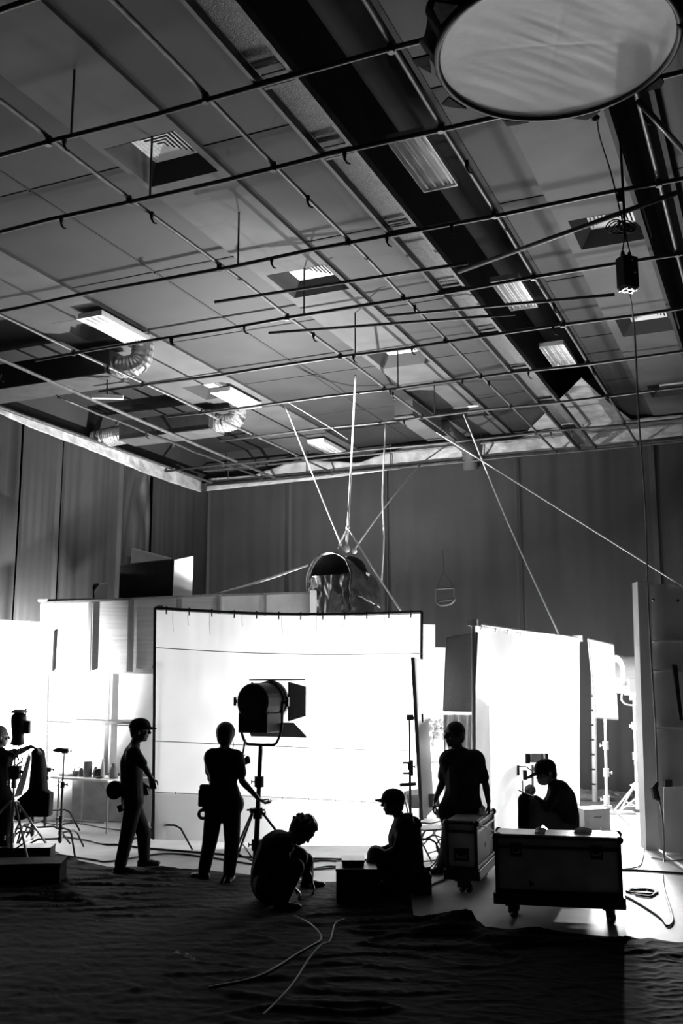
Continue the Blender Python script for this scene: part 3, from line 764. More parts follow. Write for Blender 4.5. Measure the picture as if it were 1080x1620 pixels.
# round-headed lamp at right (lit, pointing left at the reflector)
cR = at(996, 1060, 16.9)
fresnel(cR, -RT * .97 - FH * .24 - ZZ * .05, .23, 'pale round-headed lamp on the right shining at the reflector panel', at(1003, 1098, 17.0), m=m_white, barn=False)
tt = thing('lamp_cable', 'looping pale cable hanging below the round-headed lamp', 'cable', at(985, 1100, 16.8))
link('cable', MB().tube(spline([at(1000, 1075, 16.8), at(988, 1086, 16.8), at(983, 1105, 16.8), at(990, 1114, 16.8), at(1004, 1116, 16.8)], 8), .013, 6), m_white, tt, smooth=True)
# lamp at the left edge with hanging cables
b = oz(17, 1368); Dl = dist(b)
tripod(b, 1.6, 'thin stand at the left edge holding a tall camera-like lamp head', m=m_steel, spread=.75, rot=-.55, top=at(24, 1195, Dl), r=.02, apex=.72)
t = thing('film_lamp', 'upright black lamp head with a pale cap and dangling cables at the left edge', 'lamp', at(28, 1160, Dl))
c = at(29, 1153, Dl)
link('body', MB().lathe(c - ZZ * .2, ZZ, [(0, .05), (.02, .085), (.1, .07), (.3, .095), (.36, .09), (.4, .05)], 18), m_black, t, smooth=True)
link('cap', MB().lathe(c + ZZ * .19, ZZ, [(0, .1), (.02, .098), (.045, .06)], 18), m_casetop, t)
link('side_box', MB().box(c + RT * .11 + ZZ * .02, (.06, .08, .16), (RT, FH, ZZ)).cyl(c + RT * .08 + ZZ * .08, c + RT * .08 + ZZ * .24, .01, 6), m_black, t)
link('clamp', MB().box(at(24, 1222, Dl), (.12, .1, .16), (RT, FH, ZZ)).cyl(at(14, 1222, Dl), at(38, 1221, Dl), .02, 8), m_black, t)
for k in range(5):
    q = [at(26 + random.uniform(-8, 8), 1172, Dl), at(12 + k * 8, 1186 + k * 5, Dl - .05), at(36 - k * 3, 1202 + k * 3, Dl - .08), at(14 + k * 2, 1216 + 2 * k, Dl - .05), at(24, 1226, Dl)]
    link('cable', MB().tube(spline(q, 7), .006, 5), m_cable, t, smooth=True)
# off-frame flood that lights the left of the set
fresnel(L_LEFT - (at(0, 1110, 16.2) - L_LEFT).normalized() * .35, (at(0, 1110, 16.2) - L_LEFT), .2, 'black flood lamp beyond the left edge lighting the set wall', L_LEFT - ZZ * .5, barn=False)
tripod(V((L_LEFT.x, L_LEFT.y, 0)) - (at(0, 1110, 16.2) - L_LEFT).normalized().xy.to_3d() * .35, L_LEFT.z - .5, 'black stand of the flood lamp beyond the left edge', m=m_black)

# ================================================================== RIGHT STAGE FLAT
t = thing('stage_flat', 'tall wooden stage flat seen from behind at the right edge', 'set wall', at(1015, 1345, 13.6).xy.to_3d())
link('edge_board', slab([at(1022, 1346, 13.6), at(1042, 1349, 13.55), at(1029, 923, 13.55), at(1008, 920, 13.6)], .25), m_flatedge, t)
link('panel', slab([at(1042, 1345, 13.7), at(1180, 1352, 13.3), at(1180, 935, 13.3), at(1028, 923, 13.7)], .03), m_flat, t)
for yy in (1014, 1061, 1152):
    link('rail', slab([at(1030, yy + 1, 13.6), at(1180, yy + 4, 13.25), at(1180, yy, 13.25), at(1030, yy - 2, 13.6)], .08), m_flatedge, t)
link('lower_panel', slab([at(1050, 1347, 13.3), at(1180, 1362, 12.8), at(1180, 1240, 12.8), at(1050, 1246, 13.3)], .04), m_flat, t)
link('leaning_batten', slab([at(1075, 1140, 13.3), at(1080, 1140, 13.3), at(1071, 1052, 13.5), at(1063, 1051, 13.5)], .04), m_ductdark, t)
link('block', slab([at(1052, 1246, 13.5), at(1063, 1246, 13.5), at(1063, 1234, 13.5), at(1052, 1235, 13.5)], .1), m_ductdark, t)
for x, y in ((1033, 949), (1072, 950)): link('bolt', MB().ball(at(x, y, 13.55), .02, nu=8, nv=6), m_ductdark, t)
# ================================================================== FLIGHT CASES
def flight_case(fl, fr, depth, z0, z1, wheels, lab, latches=True, end=None, arrow=None):
    """fl, fr: front bottom corners on the floor plan"""
    fl = V((fl.x, fl.y, 0)); fr = V((fr.x, fr.y, 0)); x = (fr - fl).normalized(); y = ZZ.cross(x); w_ = (fr - fl).length
    c = (fl + fr) / 2 + y * depth / 2; ax = (x, y, ZZ)
    t = thing('flight_case', lab, 'case', c, 'wheeled flight cases')
    H_ = z1 - z0
    link('body', MB().box(c + ZZ * (z0 + H_ / 2 + .02), (w_ - .03, depth - .03, H_ - .06), ax), m_case, t)
    link('lid', MB().box(c + ZZ * (z1 - .01), (w_ - .02, depth - .02, .03), ax), m_casetop, t)
    link('base_plinth', MB().box(c + ZZ * (z0 + .04), (w_ + .05, depth + .05, .1), ax), m_caseedge, t, bevel=.008)
    e = MB()
    for sx in (-1, 1):
        for sy in (-1, 1):
            e.box(c + x * sx * (w_ / 2 - .012) + y * sy * (depth / 2 - .012) + ZZ * (z0 + H_ / 2 + .03), (.034, .034, H_ - .06), ax)
    for zz in (z0 + .11, z1 - .105, z1 - .02):
        for sy in (-1, 1): e.box(c + y * sy * (depth / 2 - .008) + ZZ * zz, (w_, .026, .022 if zz > z1 - .05 else .03), ax)
        for sx in (-1, 1): e.box(c + x * sx * (w_ / 2 - .008) + ZZ * zz, (.026, depth, .022 if zz > z1 - .05 else .03), ax)
    link('edging', e, m_caseedge, t, bevel=.003)
    for sx in (-1, 1):
        for sy in (-1, 1):
            for zz in (z0 + .02, z1 - .02):
                link('corner_ball', MB().ball(c + x * sx * (w_ / 2 - .005) + y * sy * (depth / 2 - .005) + ZZ * zz, .034, nu=10, nv=8), m_blackgloss, t, smooth=True)
    def plate(p, nx, w2, h2):
        q = link('latch', MB().box(p, (w2, .012, h2), (nx, ZZ.cross(nx), ZZ)), m_blackgloss, t, bevel=.003)
        n = ZZ.cross(nx)
        link('latch_handle', MB().tube([p - nx * w2 * .3 - n * .015, p - nx * w2 * .3 - n * .03 - ZZ * .02, p + nx * w2 * .3 - n * .03 - ZZ * .02, p + nx * w2 * .3 - n * .015], .006, 6), m_steel, q)
    if latches:
        for f in (-.33, .31): plate(c + x * (w_ * f) - y * (depth / 2 + .008) + ZZ * (z1 - .13), x, .11, .12)
    plate(c + y * 0 - y * (depth / 2 + .008) + ZZ * (z0 + H_ * .42), x, .16, .13) if end else None
    if arrow:
        for (u, v_, s_, side) in arrow:
            if side == 'f': p = fl + x * (w_ * u) + ZZ * (z0 + H_ * v_) - y * .003; d = x
            else: p = fr + y * (depth * u) + ZZ * (z0 + H_ * v_) + x * .003; d = y
            n = (-y if side == 'f' else x)
            link('arrow_mark', MB().prism([p - ZZ * s_ * .55, p + d * s_ * .9, p + ZZ * s_ * .55], n * .004), m_black, t)
    for sx, sy in ((-1, -1), (1, -1), (1, 1), (-1, 1)):
        p = c + x * sx * (w_ / 2 - .13) + y * sy * (depth / 2 - .07); r = wheels
        cw = link('caster', MB().box(p + ZZ * (z0 - .02), (.1, .09, .02), ax).box(p + ZZ * (z0 - .05) + y * .03, (.05, .006, .08), ax).box(p + ZZ * (z0 - .05) - y * .03, (.05, .006, .08), ax), m_black, t)
        d = (x * math.cos(.7) + y * math.sin(.7)); q = V((p.x, p.y, r)) + x * .02
        link('wheel', MB().lathe(q - d * .018, d, [(0, r * .6), (.004, r * .95), (.018, r), (.032, r * .95), (.036, r * .6)], 20), m_blackgloss, cw, smooth=True)
        link('hub', MB().cyl(q - d * .024, q + d * .024, r * .3, 10), m_steel, cw)
    return t
z1c = .75
flight_case(at(785, 1431, 9.66), at(986, 1438, 9.4), .4, .145, z1c, .055, 'long dark wheeled flight case in front at lower right', arrow=[(.27, .3, .055, 'f')])
P2 = at(706, 1397, 10.85); Q2 = at(756, 1401, 10.75)
flight_case(P2, Q2, 1.12, .145, .72, .055, 'narrow wheeled flight case seen end-on beside the standing man', latches=False, end=True, arrow=[(.4, .5, .05, 's')])
# strap and taped cable lying across the tops
tag(link('strap', MB().tube([at(757, 1304, 10.7), at(772, 1311, 10.2), at(790, 1318, 9.6)], .006, 6), m_black), 'thin black strap slung between the two flight cases', 'strap')
def crumple(p, sx, sy, sz, m, name, lab, cat, seed=0):
    mb = MB(); mb.ball(p, (sx, sy, sz), (RT, FH, ZZ), 20, 14); p = V(p)
    for i, v_ in enumerate(mb.v):
        d = v_ - p; mb.v[i] = p + d * (1 + .55 * noise.noise(d * 28 + V((seed, 0, 0))))
    o = link(name, mb, m, None, smooth=False); return tag(o, lab, cat)
def topat(x, y, z): return oz(x, y, z)
crumple(at(853, 1315, 9.7), .05, .04, .04, m_foam, 'crumpled_wrapper', 'crumpled clear wrapper on the front flight case, left of the two', 'wrapper', 1)
crumple(at(921, 1315, 9.7), .07, .04, .038, m_foam, 'crumpled_wrapper', 'crumpled clear wrapper on the front flight case, right of the two', 'wrapper', 4)
crumple(at(763, 1285, 11.3), .04, .04, .06, m_foam, 'crumpled_wrapper', 'crumpled white paper on the narrow flight case by the hand', 'wrapper', 7)
# black equipment box before the seated technician
def plain_case(c, w_, d, h, lab, z=0, name='equipment_box', m=m_cloth, lidm=None, ang=0):
    x = (RT * math.cos(ang) + FH * math.sin(ang)); y = ZZ.cross(x); c = V((c.x, c.y, z)); t = thing(name, lab, 'box', c)
    link('body', MB().box(c + ZZ * (h / 2 - .01), (w_, d, h - .02), (x, y, ZZ)), m, t, bevel=.01)
    link('lid', MB().box(c + ZZ * (h - .012), (w_ + .012, d + .012, .024), (x, y, ZZ)), lidm or m, t, bevel=.005)
    link('handle', MB().tube([c - y * (d / 2) - x * .05 + ZZ * h * .6, c - y * (d / 2 + .03) - x * .05 + ZZ * h * .62, c - y * (d / 2 + .03) + x * .05 + ZZ * h * .62, c - y * (d / 2) + x * .05 + ZZ * h * .6], .007, 6), m_blackgloss, t)
    return t
b = oz(567, 1432)
plain_case(b + FH * .25 - RT * .02, .40, .42, .33, 'squat black equipment box in front of the seated technician', m=m_black)
plain_case(b + FH * .3 - RT * .05, .22, .3, .06, 'flat black tray on top of the squat equipment box', z=.335, m=m_black, name='tray')
b = oz(35, 1400)
plain_case(b + FH * .2, .75, .45, .22, 'low black crate on the ground at the left edge, front one', m=m_cloth, ang=.1)
plain_case(oz(20, 1372) + FH * .3, .75, .35, .2, 'low dark board-topped box behind the front crate at the left edge', m=m_black, lidm=m_black, ang=.1)
plain_case(oz(937, 1310) , .42, .36, .30, 'grey wooden apple box at right behind the seated man', m=m_grey, name='apple_box', ang=.2)
plain_case(oz(926, 1330), .5, .25, .12, 'flat black box with a white top beside the seated man', m=m_black, lidm=m_foam, name='apple_box')
for x, y, lab, w_, h in ((800, 1298, 'small pale case on the floor just beyond the narrow flight case', .3, .14), (830, 1290, 'small white case on the floor behind the seated man\'s knees', .36, .12), (790, 1272, 'low white box by the foot of the bright silk', .4, .12)):
    plain_case(oz(x, y), w_, .25, h, lab, m=m_casetop if 'pale' in lab else m_foam, name='small_case', ang=.3)
# cups on the case top
t = thing('paper_cup', 'small white paper cup held low by the standing man at right', 'cup', at(694, 1292, 11.55))
link('cup', MB().lathe(at(694, 1294, 11.55), ZZ, [(0, .028), (.09, .037), (.09, .034), (.01, .026)], 18), m_foam, t, smooth=True)

# ================================================================== FOLDING TABLE AND PROPS
tl, trr = oz(112, 1316), oz(166, 1317); zt = .76
A = at(78, 1249, 15.6); B = at(170, 1250, 15.0); A.z = B.z = zt; x = (B - A).normalized(); y = ZZ.cross(x)
t = thing('folding_table', 'white folding table with jars in front of the set wall at left', 'table', V(((A + B) / 2).xy.to_3d()) + y * .3)
link('tabletop', MB().prism([A, B, B + y * .6, A + y * .6], ZZ * -.03), m_foam, t)
for k, (u, v_) in enumerate(((.12, .05), (.97, .05), (.12, .55), (.97, .55))):
    p = A.lerp(B, u) + y * v_ - ZZ * .03
    link('leg', MB().tube([p, V((p.x, p.y, 0))], .013, 8), m_grey, t)
link('crossbar', MB().cyl(A.lerp(B, .12) - ZZ * .6, A.lerp(B, .97) - ZZ * .6, .012, 8), m_grey, t)
link('brace', MB().cyl(A.lerp(B, .12) - ZZ * .14, A.lerp(B, .22) - ZZ * .03, .008, 6).cyl(A.lerp(B, .97) - ZZ * .14, A.lerp(B, .87) - ZZ * .03, .008, 6), m_grey, t)
def on_table(px, d=.25): 
    u = (px - 78) / 92; return A.lerp(B, u) + y * d
def jar(px, r, h, m, name, lab, cat, prof=None, d=.25, lid=None):
    p = on_table(px, d); t = thing(name, lab, cat, p)
    pr = prof or [(0, r * .8), (h * .1, r), (h * .6, r), (h * .8, r * .75), (h * .9, r * .5), (h, r * .5)]
    link('body', MB().lathe(p, ZZ, pr, 18), m, t, smooth=True)
    if lid: link('lid', MB().lathe(p + ZZ * h, ZZ, [(0, r * .55), (.02, r * .55)], 14), lid, t)
    return t
jar(119, .065, .23, m_timber, 'tin', 'tall dark round tin in the middle of the folding table', 'tin', [(0, .06), (.01, .065), (.22, .065), (.23, .055)])
jar(160, .065, .2, m_timber, 'glass_jar', 'dark squat jar at the right end of the folding table', 'jar', lid=m_grey)
jar(143, .03, .26, m_foam, 'bottle', 'slim white bottle on the folding table', 'bottle', lid=m_foam)
jar(109, .04, .13, m_grey, 'mug', 'small grey mug left of the tall tin', 'mug')
jar(128, .035, .15, m_black, 'bottle', 'short black bottle right of the tall tin', 'bottle', d=.3)
jar(135, .05, .12, m_black, 'bowl', 'dark bowl between the black and the white bottle', 'bowl', [(0, .03), (.06, .07), (.12, .06), (.13, .02)])
jar(151, .02, .14, m_grey, 'bottle', 'thin grey bottle beside the dark squat jar', 'bottle', d=.35)
jar(147, .04, .03, m_black, 'saucer', 'little dark saucer in front of the slim white bottle', 'dish', [(0, .03), (.02, .05), (.03, .05)], d=.12)
p = on_table(100); t = thing('potted_plant', 'small dark leafy plant at the left end of the folding table', 'plant', p)
link('pot', MB().lathe(p, ZZ, [(0, .04), (.08, .055), (.08, .02)], 14), m_grey, t)
lf = MB()
for k in range(40):
    a = random.uniform(0, 2 * PI); r = random.uniform(.02, .09); z = random.uniform(.06, .2); q = p + V((r * math.cos(a), r * math.sin(a), z)); s_ = .03
    d = V((math.cos(a), math.sin(a), .5)) * s_; e = V((-math.sin(a), math.cos(a), .2)) * s_ * .5
    lf.prism([q, q + d * .5 + e, q + d, q + d * .5 - e], ZZ * .002)
link('foliage', lf, m_plant, t)
for px, lab in ((88, 'flat white tray at the far left of the folding table'),):
    p = on_table(px); tag(link('tray', MB().box(p + ZZ * .02, (.2, .2, .035), (x, y, ZZ)), m_foam), lab, 'tray')
# props seen through the gap behind the standing man
p = at(688, 1180, 16.3); p2 = V((p.x, p.y, p.z))
t = thing('wall_shelf', 'pale wall shelf seen between the tall white board and the standing man', 'shelf', p2)
for k in range(3): link('board', MB().box(p2 - ZZ * (.02 + .2 * k), (.36, .2, .025), (RT, FH, ZZ)), m_casetop, t)
link('wall_plate', MB().box(p2 - ZZ * .2 + FH * .1, (.36, .012, .5), (RT, FH, ZZ)), m_setwhite, t)
t = thing('flower_bunch', 'dark bunch of flowers in a vase on the pale wall shelf', 'flowers', p2)
link('vase', MB().lathe(p2, ZZ, [(0, .03), (.08, .045), (.12, .025)], 14), m_casetop, t)
lf = MB()
for k in range(60):
    a = random.uniform(0, 2 * PI); r = random.uniform(.0, .2); z = random.uniform(.1, .4); q = p2 + RT * (r * math.cos(a)) + FH * (r * .5 * math.sin(a)) + ZZ * z
    lf.ball(q, random.uniform(.015, .035), nu=6, nv=4)
link('blossom', lf, m_grey, t)

# ================================================================== DRAPED CLOTH AT LEFT
c0 = at(50, 1250, 12.9)
def cape(u, v_):
    L = [(28, 1268), (38, 1250), (46, 1222), (50, 1192), (57, 1183), (66, 1187), (71, 1202), (72, 1240), (74, 1262), (76, 1285), (60, 1288), (40, 1282)]
    q = u * len(L); i = int(q) % len(L); f = q - int(q); a = V(L[i] + (0,)).lerp(V(L[(i + 1) % len(L)] + (0,)), f)
    return a
mb = MB(); Dk = 12.9
mb.cap(at(61, 1193, Dk), at(61, 1240, Dk), .085, .12); mb.cap(at(61, 1240, Dk), at(60, 1272, Dk), .12, .13); mb.cap(at(56, 1192, Dk), at(64, 1192, Dk), .06, .06)
mb.cap(at(52, 1262, Dk), at(14, 1288, Dk - .1), .12, .07); mb.cap(at(60, 1276, Dk), at(30, 1290, Dk), .1, .07); mb.box(at(69, 1272, Dk), (.2, .2, .3), (RT, FH, ZZ))
mb.cap(at(10, 1284, Dk - .1), at(2, 1286, Dk - .1), .08, .07)
t = thing('covered_monitor', 'hunched black cloth-covered chair back the crew member rests a hand on', 'chair', at(58, 1320, Dk).xy.to_3d())
blob('cloth_cover', mb, m_cloth, t, .02, 6)
link('flap', MB().prism([at(41, 1292, Dk), at(58, 1283, Dk), at(60, 1278, Dk), at(42, 1286, Dk)], FH * .03), m_cloth, t)
link('side_bolt', MB().ball(at(73, 1231, Dk), .035, nu=10, nv=8), m_black, t)
tag(link('white_sheet', MB().prism([at(22, 1262, 13.2), at(34, 1258, 13.2), at(41, 1235, 13.2), at(49, 1198, 13.2), at(45, 1192, 13.2), at(34, 1225, 13.2), at(27, 1245, 13.2)], FH * .02), m_foam), 'white sheet hanging behind the black covered chair', 'sheet')
# folding chair legs beneath
t = thing('folding_chair', 'low metal folding chair frame under the black cover', 'chair', oz(40, 1335))
for k, (a, b_) in enumerate((((34, 1296), (20, 1338)), ((42, 1312), (26, 1350)), ((38, 1306), (58, 1312)), ((24, 1312), (36, 1310)))):
    link('leg', MB().tube(spline([at(*a, 12.9), at((a[0] + b_[0]) / 2 - 3, (a[1] + b_[1]) / 2, 12.9), oz(*b_) if k < 2 else at(*b_, 12.9)], 6), .013, 8), m_steel, t)
# white wire folding chairs behind the narrow case
def chair_wire(px, py, lab, ang, m):
    b = oz(px, py); t = thing('folding_chair', lab, 'chair', b, 'pale folding chairs by the narrow flight case')
    x = RT * math.cos(ang) + FH * math.sin(ang); y = ZZ.cross(x)
    for s_ in (-1, 1):
        link('leg', MB().tube([b + x * s_ * .2 - y * .2, b + x * s_ * .2 + y * .1 + ZZ * .5, b + x * s_ * .2 + y * .2 + ZZ * .82], .012, 8), m, t)
        link('leg', MB().tube([b + x * s_ * .18 + y * .25, b + x * s_ * .18 - y * .2 + ZZ * .45], .012, 8), m, t)
    link('seat', MB().box(b + ZZ * .45, (.38, .38, .02), (x, y, ZZ)), m, t)
    link('backrest', MB().box(b + y * .17 + ZZ * .74, (.4, .015, .16), (x, y, ZZ)), m, t)
    link('crossbar', MB().cyl(b - x * .19 - y * .15 + ZZ * .1, b + x * .19 - y * .15 + ZZ * .1, .009, 6), m, t)
chair_wire(682, 1372, 'white folding chair standing behind the seated technician', .4, m_casetop)
chair_wire(672, 1358, 'pale folding chair farther back beside the tall white board', 1.0, m_casetop)

# ================================================================== CAMERA RIG NEAR SEATED MAN
Dr = 12.0
t = thing('camera_rig', 'film camera rig with monitor and matte box in front of the bright silk', 'camera', oz(842, 1335))
bb_ = oz(842, 1335); Dr = dist(bb_)
link('post', MB().cyl(bb_, at(842, 1210, Dr), .018, 10), m_steel, t)
link('post', MB().cyl(oz(828, 1330), at(826, 1235, Dr), .014, 10), m_steel, t)
link('body', MB().box(at(846, 1199, Dr), (.14, .14, .12), (RT, FH, ZZ)).box(at(856, 1200, Dr), (.06, .1, .14), (RT, FH, ZZ)), m_casetop, t, bevel=.008)
link('matte_box', MB().box(at(834, 1200, Dr), (.06, .1, .13), (RT, FH, ZZ)), m_black, t, bevel=.005)
link('battery', MB().box(at(864, 1198, Dr), (.04, .09, .1), (RT, FH, ZZ)), m_black, t)
link('lens', MB().cyl(at(840, 1199, Dr), at(852, 1199, Dr), .045, 18), m_steel, t)
link('monitor', MB().box(at(817, 1218, Dr), (.05, .16, .13), (RT, FH, ZZ)), m_black, t, bevel=.005)
link('arm', MB().tube([at(820, 1213, Dr), at(832, 1213, Dr), at(842, 1220, Dr)], .009, 6), m_black, t)
link('follow_focus', MB().box(at(830, 1226, Dr), (.05, .06, .13), (RT, FH, ZZ)).cyl(at(828, 1232, Dr), at(842, 1228, Dr), .02, 8), m_black, t)
t = thing('desk_lamp', 'small pale round-faced lamp low in front of the silk beside the seated man', 'lamp', at(838, 1248, 12.2))
link('dish', MB().lathe(at(838, 1250, 12.2), -FH, [(-.04, .02), (-.02, .045), (0, .066), (.01, .066), (0, .055), (-.015, .03)], 24), m_chrome, t, smooth=True)
link('stem', MB().cyl(at(838, 1256, 12.25), oz(838, 1325, 0), .012, 8), m_steel, t)
# black bag in front of man's knees, cloth piles
t = thing('cloth_pile', 'heap of pale crumpled cloths on the floor by the back wall', 'cloth', oz(935, 1268))
for k in range(6):
    p = oz(918 + k * 10, 1262 + (k % 3) * 2); mb = MB().ball(p + ZZ * .06, (.32, .2, .09), (RT, FH, ZZ), 18, 10)
    for i, v_ in enumerate(mb.v): mb.v[i] = v_ + (v_ - p) * (.5 * noise.noise(v_ * 9)); mb.v[i].z = max(.005, mb.v[i].z)
    link('fold', mb, m_grey, t)
p = oz(976, 1285); tag(link('sandbag', MB().prism([p, p + RT * .38, p + RT * .42 + ZZ * .28, p + RT * .1 + ZZ * .05], FH * .1), m_grey), 'small grey pointed bag on the bright floor at the back', 'bag')
tag(link('floor_board', MB().box(oz(955, 1287) + ZZ * .02, (1.0, .3, .03), (RT, FH, ZZ)), m_casetop), 'pale board lying on the floor near the back wall', 'board')

# ================================================================== HANGING THINGS
# round diffuser
cd_ = V((-1.1, 5.97, 6.2)); Rd = .76
t = thing('round_diffuser', 'large round white diffuser with a black flapped rim hanging at the upper right', 'diffuser', cd_)
def disc(u, v_):
    r = Rd * v_; a = u * 2 * PI
    p = cd_ + V((math.cos(a) * r, math.sin(a) * r, 0))
    s_ = p.x * .8 - p.y * .6
    wr = .005 * noise.noise(V((s_ * 9, (p.x * .6 + p.y * .8) * 1.8, 0))) + .004 * noise.noise(V((s_ * 26, p.y * 3, 4)))
    wr += .0022 * math.exp(-((p.x - cd_.x) * 1.0 + (p.y - cd_.y) * .35) ** 2 / .0004) + .0022 * math.exp(-((p.y - cd_.y) * 1.0 - (p.x - cd_.x) * .35) ** 2 / .0004)
    return p + ZZ * (.05 * (1 - v_ * v_) - .0 + wr * (1 - v_ ** 6))
link('fabric', MB().grid(disc, 120, 34), m_disc, t, smooth=True)
link('rim', MB().tube([cd_ + V((math.cos(k * PI / 36), math.sin(k * PI / 36), 0)) * (Rd + .015) for k in range(73)], .022, 8), m_black, t, smooth=True)
def skirt(u, v_):
    a = u * 2 * PI; r = Rd + .01 + v_ * (.07 + .05 * abs(math.sin(a * 7)) ** 3)
    return cd_ + V((math.cos(a) * r, math.sin(a) * r, .02 + .16 * v_ + .02 * math.sin(a * 23)))
link('skirt', MB().grid(skirt, 140, 4), m_cloth, t, solid=.01)
for k in range(10):
    a = k * 2 * PI / 10 + .25; p = cd_ + V((math.cos(a), math.sin(a), 0)) * (Rd + .06); tn = V((-math.sin(a), math.cos(a), 0)); o_ = V((math.cos(a), math.sin(a), 0))
    link('flap', MB().prism([p - tn * .1, p + tn * .1, p + tn * .03 + o_ * .12 + ZZ * .03, p - tn * .03 + o_ * .1 + ZZ * .03], ZZ * .015), m_cloth, t)
bk = MB()
for k in range(0, 4): 
    a = k * PI / 2 + .3; bk.cyl(cd_ + V((math.cos(a), math.sin(a), 0)) * Rd, cd_ + V((math.cos(a) * .3, math.sin(a) * .3, .75)), .006, 5)
link('hanging_line', bk, m_black, t)
# black cover over its back
link('back_cover', MB().lathe(cd_ + ZZ * .1, ZZ, [(0, Rd + .05), (.04, Rd + .05), (.12, Rd * .7), (.14, .1)], 40), m_cloth, t)
crumple(at(942, 187, 7.45), .03, .03, .025, m_black, 'cable_knot', 'tiny black tangle just below the edge of the round diffuser', 'knot', 3)

# chain hoist
hp = at(992, 432, 8.0)
t = thing('chain_hoist', 'black motor hoist hanging on cables at the upper right', 'hoist', hp)
ha = (RT * .92 + FH * .38).normalized(); hb_ = ZZ.cross(ha)
hx = (ha, hb_, ZZ)
link('body', MB().box(hp, (.15, .12, .28), hx), m_black, t, bevel=.012)
link('side_plate', MB().box(hp - hb_ * .065, (.12, .01, .24), hx), m_blackgloss, t, bevel=.004)
link('indicator', MB().ball(hp - hb_ * .072 + ha * .02 - ZZ * .02, .011, nu=10, nv=8), m_white, t)
am = MB(); q = hp - hb_ * .072 + ha * .0 + ZZ * .08
am.cyl(q - ha * .008, q + ZZ * .02, .0015, 5).cyl(q + ha * .008, q + ZZ * .02, .0015, 5)
link('letter_mark', am, m_white, t)
for k in range(2):
    link('top_plate', MB().prism([hp + ha * (-.05 + .07 * k) + ZZ * .14, hp + ha * (-.01 + .07 * k) + ZZ * .14, hp + ha * (-.02 + .07 * k) + ZZ * .2, hp + ha * (-.04 + .07 * k) + ZZ * .2], hb_ * .02), m_black, t)
for s_ in (-1, 1): link('sling', MB().tube([hp + ha * .04 * s_ + ZZ * .19, hp + ZZ * .32 + ha * .01 * s_, hp + ZZ * .4], .006, 6), m_black, t)
btm = MB()
for i in range(3): btm.box(hp - ZZ * .15 + ha * (-.05 + .05 * i), (.012, .11, .02), hx)
for i in range(2): btm.box(hp - ZZ * .155 + hb_ * (-.03 + .06 * i), (.14, .012, .015), hx)
link('bottom_grille', btm, m_chrome, t)
link('hook_cable', MB().tube([hp + ZZ * .4, hp + ZZ * .62, V((hp.x, hp.y, ZG))], .012, 6), m_black, t)
link('coupling', MB().box(at(980, 312, 8.0), (.03, .03, .1), hx), m_black, t)
coil = MB()
cc = at(986, 358, 8.0)
for k in range(7):
    r = .05 + .018 * (k % 3); o_ = RT * (.05 * math.sin(k * 2.4)); pts = [cc + o_ + RT * (r * math.cos(a * PI / 8) * 1.1) + ZZ * (r * .75 * math.sin(a * PI / 8)) + FH * (.01 * k + .02 * math.sin(a)) for a in range(17)]
    coil.tube(pts, .006, 5)
link('cable_coil', coil, m_black, t)
link('power_cable', MB().tube(spline([cc, at(975, 310, 8.0), at(965, 270, 8.0), at(948, 215, 7.7), at(944, 180, 7.5)], 8), .007, 5), m_cable, t, smooth=True)
# control cable down to the stage flat and the floor
cp = [hp - ZZ * .15, at(1003, 520, 8.6), at(1010, 660, 9.6), at(1020, 800, 10.8), at(1024, 920, 11.8), at(1029, 1030, 12.4), at(1036, 1140, 12.8), at(1040, 1238, 12.9)]
t = thing('control_cable', 'long thin black cable hanging from the hoist down to the stage flat', 'cable', cp[-1])
link('cable', MB().tube(spline(cp, 8), .009, 6), m_cable, t, smooth=True)
link('connector', MB().tube([at(1040, 1238, 12.85), at(1034, 1246, 12.85), at(1038, 1262, 12.85), at(1043, 1266, 12.85)], [.02, .05, .05, .02], 8), m_black, t)
fl1 = [at(1042, 1264, 12.85), at(1048, 1300, 12.6), oz(1050, 1362), oz(1049, 1400), oz(1060, 1440), oz(1064, 1458), oz(1056, 1467), oz(1046, 1455), oz(1025, 1440), oz(1000, 1425), oz(990, 1420)]
for q in fl1[2:]: q.z = .012
t = thing('floor_cable', 'cable running from the hanging connector down across the floor at right', 'cable', fl1[4])
link('cable', MB().tube(spline(fl1, 8), .011, 6), m_cablegrey, t, smooth=True)

# hooded lamp
D_ = 17.2; cH2 = at(545, 930, D_)
hw = (at(598, 930, D_) - at(490, 930, D_)).length / 2
t = thing('hooded_lamp', 'black arched hood with a silver lining hanging on ropes above the screen', 'lamp', at(545, 985, D_))
ax_ = (RT * .55 - FH * .83).normalized(); sd = ax_.cross(ZZ) * -1; sd = ZZ.cross(ax_) * -1
# opening faces left towards camera
op = (-RT * .55 - FH * .84).normalized(); sd = op.cross(ZZ).normalized(); bkv = -op
cF = at(521, 990, 16.9); hwid = .44; hh = 1.25
def arch(u, v_, r=hwid, off=0.0, z0=0):
    # u round the arch from left foot to right foot, v_ from front to back
    if u < .3: p = -sd * r + ZZ * (u / .3) * (hh - r)
    elif u > .7: p = sd * r + ZZ * ((1 - u) / .3) * (hh - r)
    else:
        a = PI * (1 - (u - .3) / .4); p = sd * r * math.cos(a) + ZZ * (hh - r + r * math.sin(a))
    q = cF + p + bkv * (off + v_ * .95)
    return q + V((1, 1, 1)) * .02 * noise.noise(q * 6) + ZZ * (-.25 * v_ * (1 if p.z > .5 else 0))
link('hood', MB().grid(lambda u, v_: arch(u, v_), 60, 16), m_hood, t, smooth=True, solid=.012)
link('silver_lining', MB().grid(lambda u, v_: arch(u, v_ * .06, hwid - .02, -.03), 60, 2), m_foil, t, solid=.006)
link('rim', MB().tube([arch(k / 60, 0, hwid, -.02) for k in range(61)], .02, 6), m_hood, t, smooth=True)
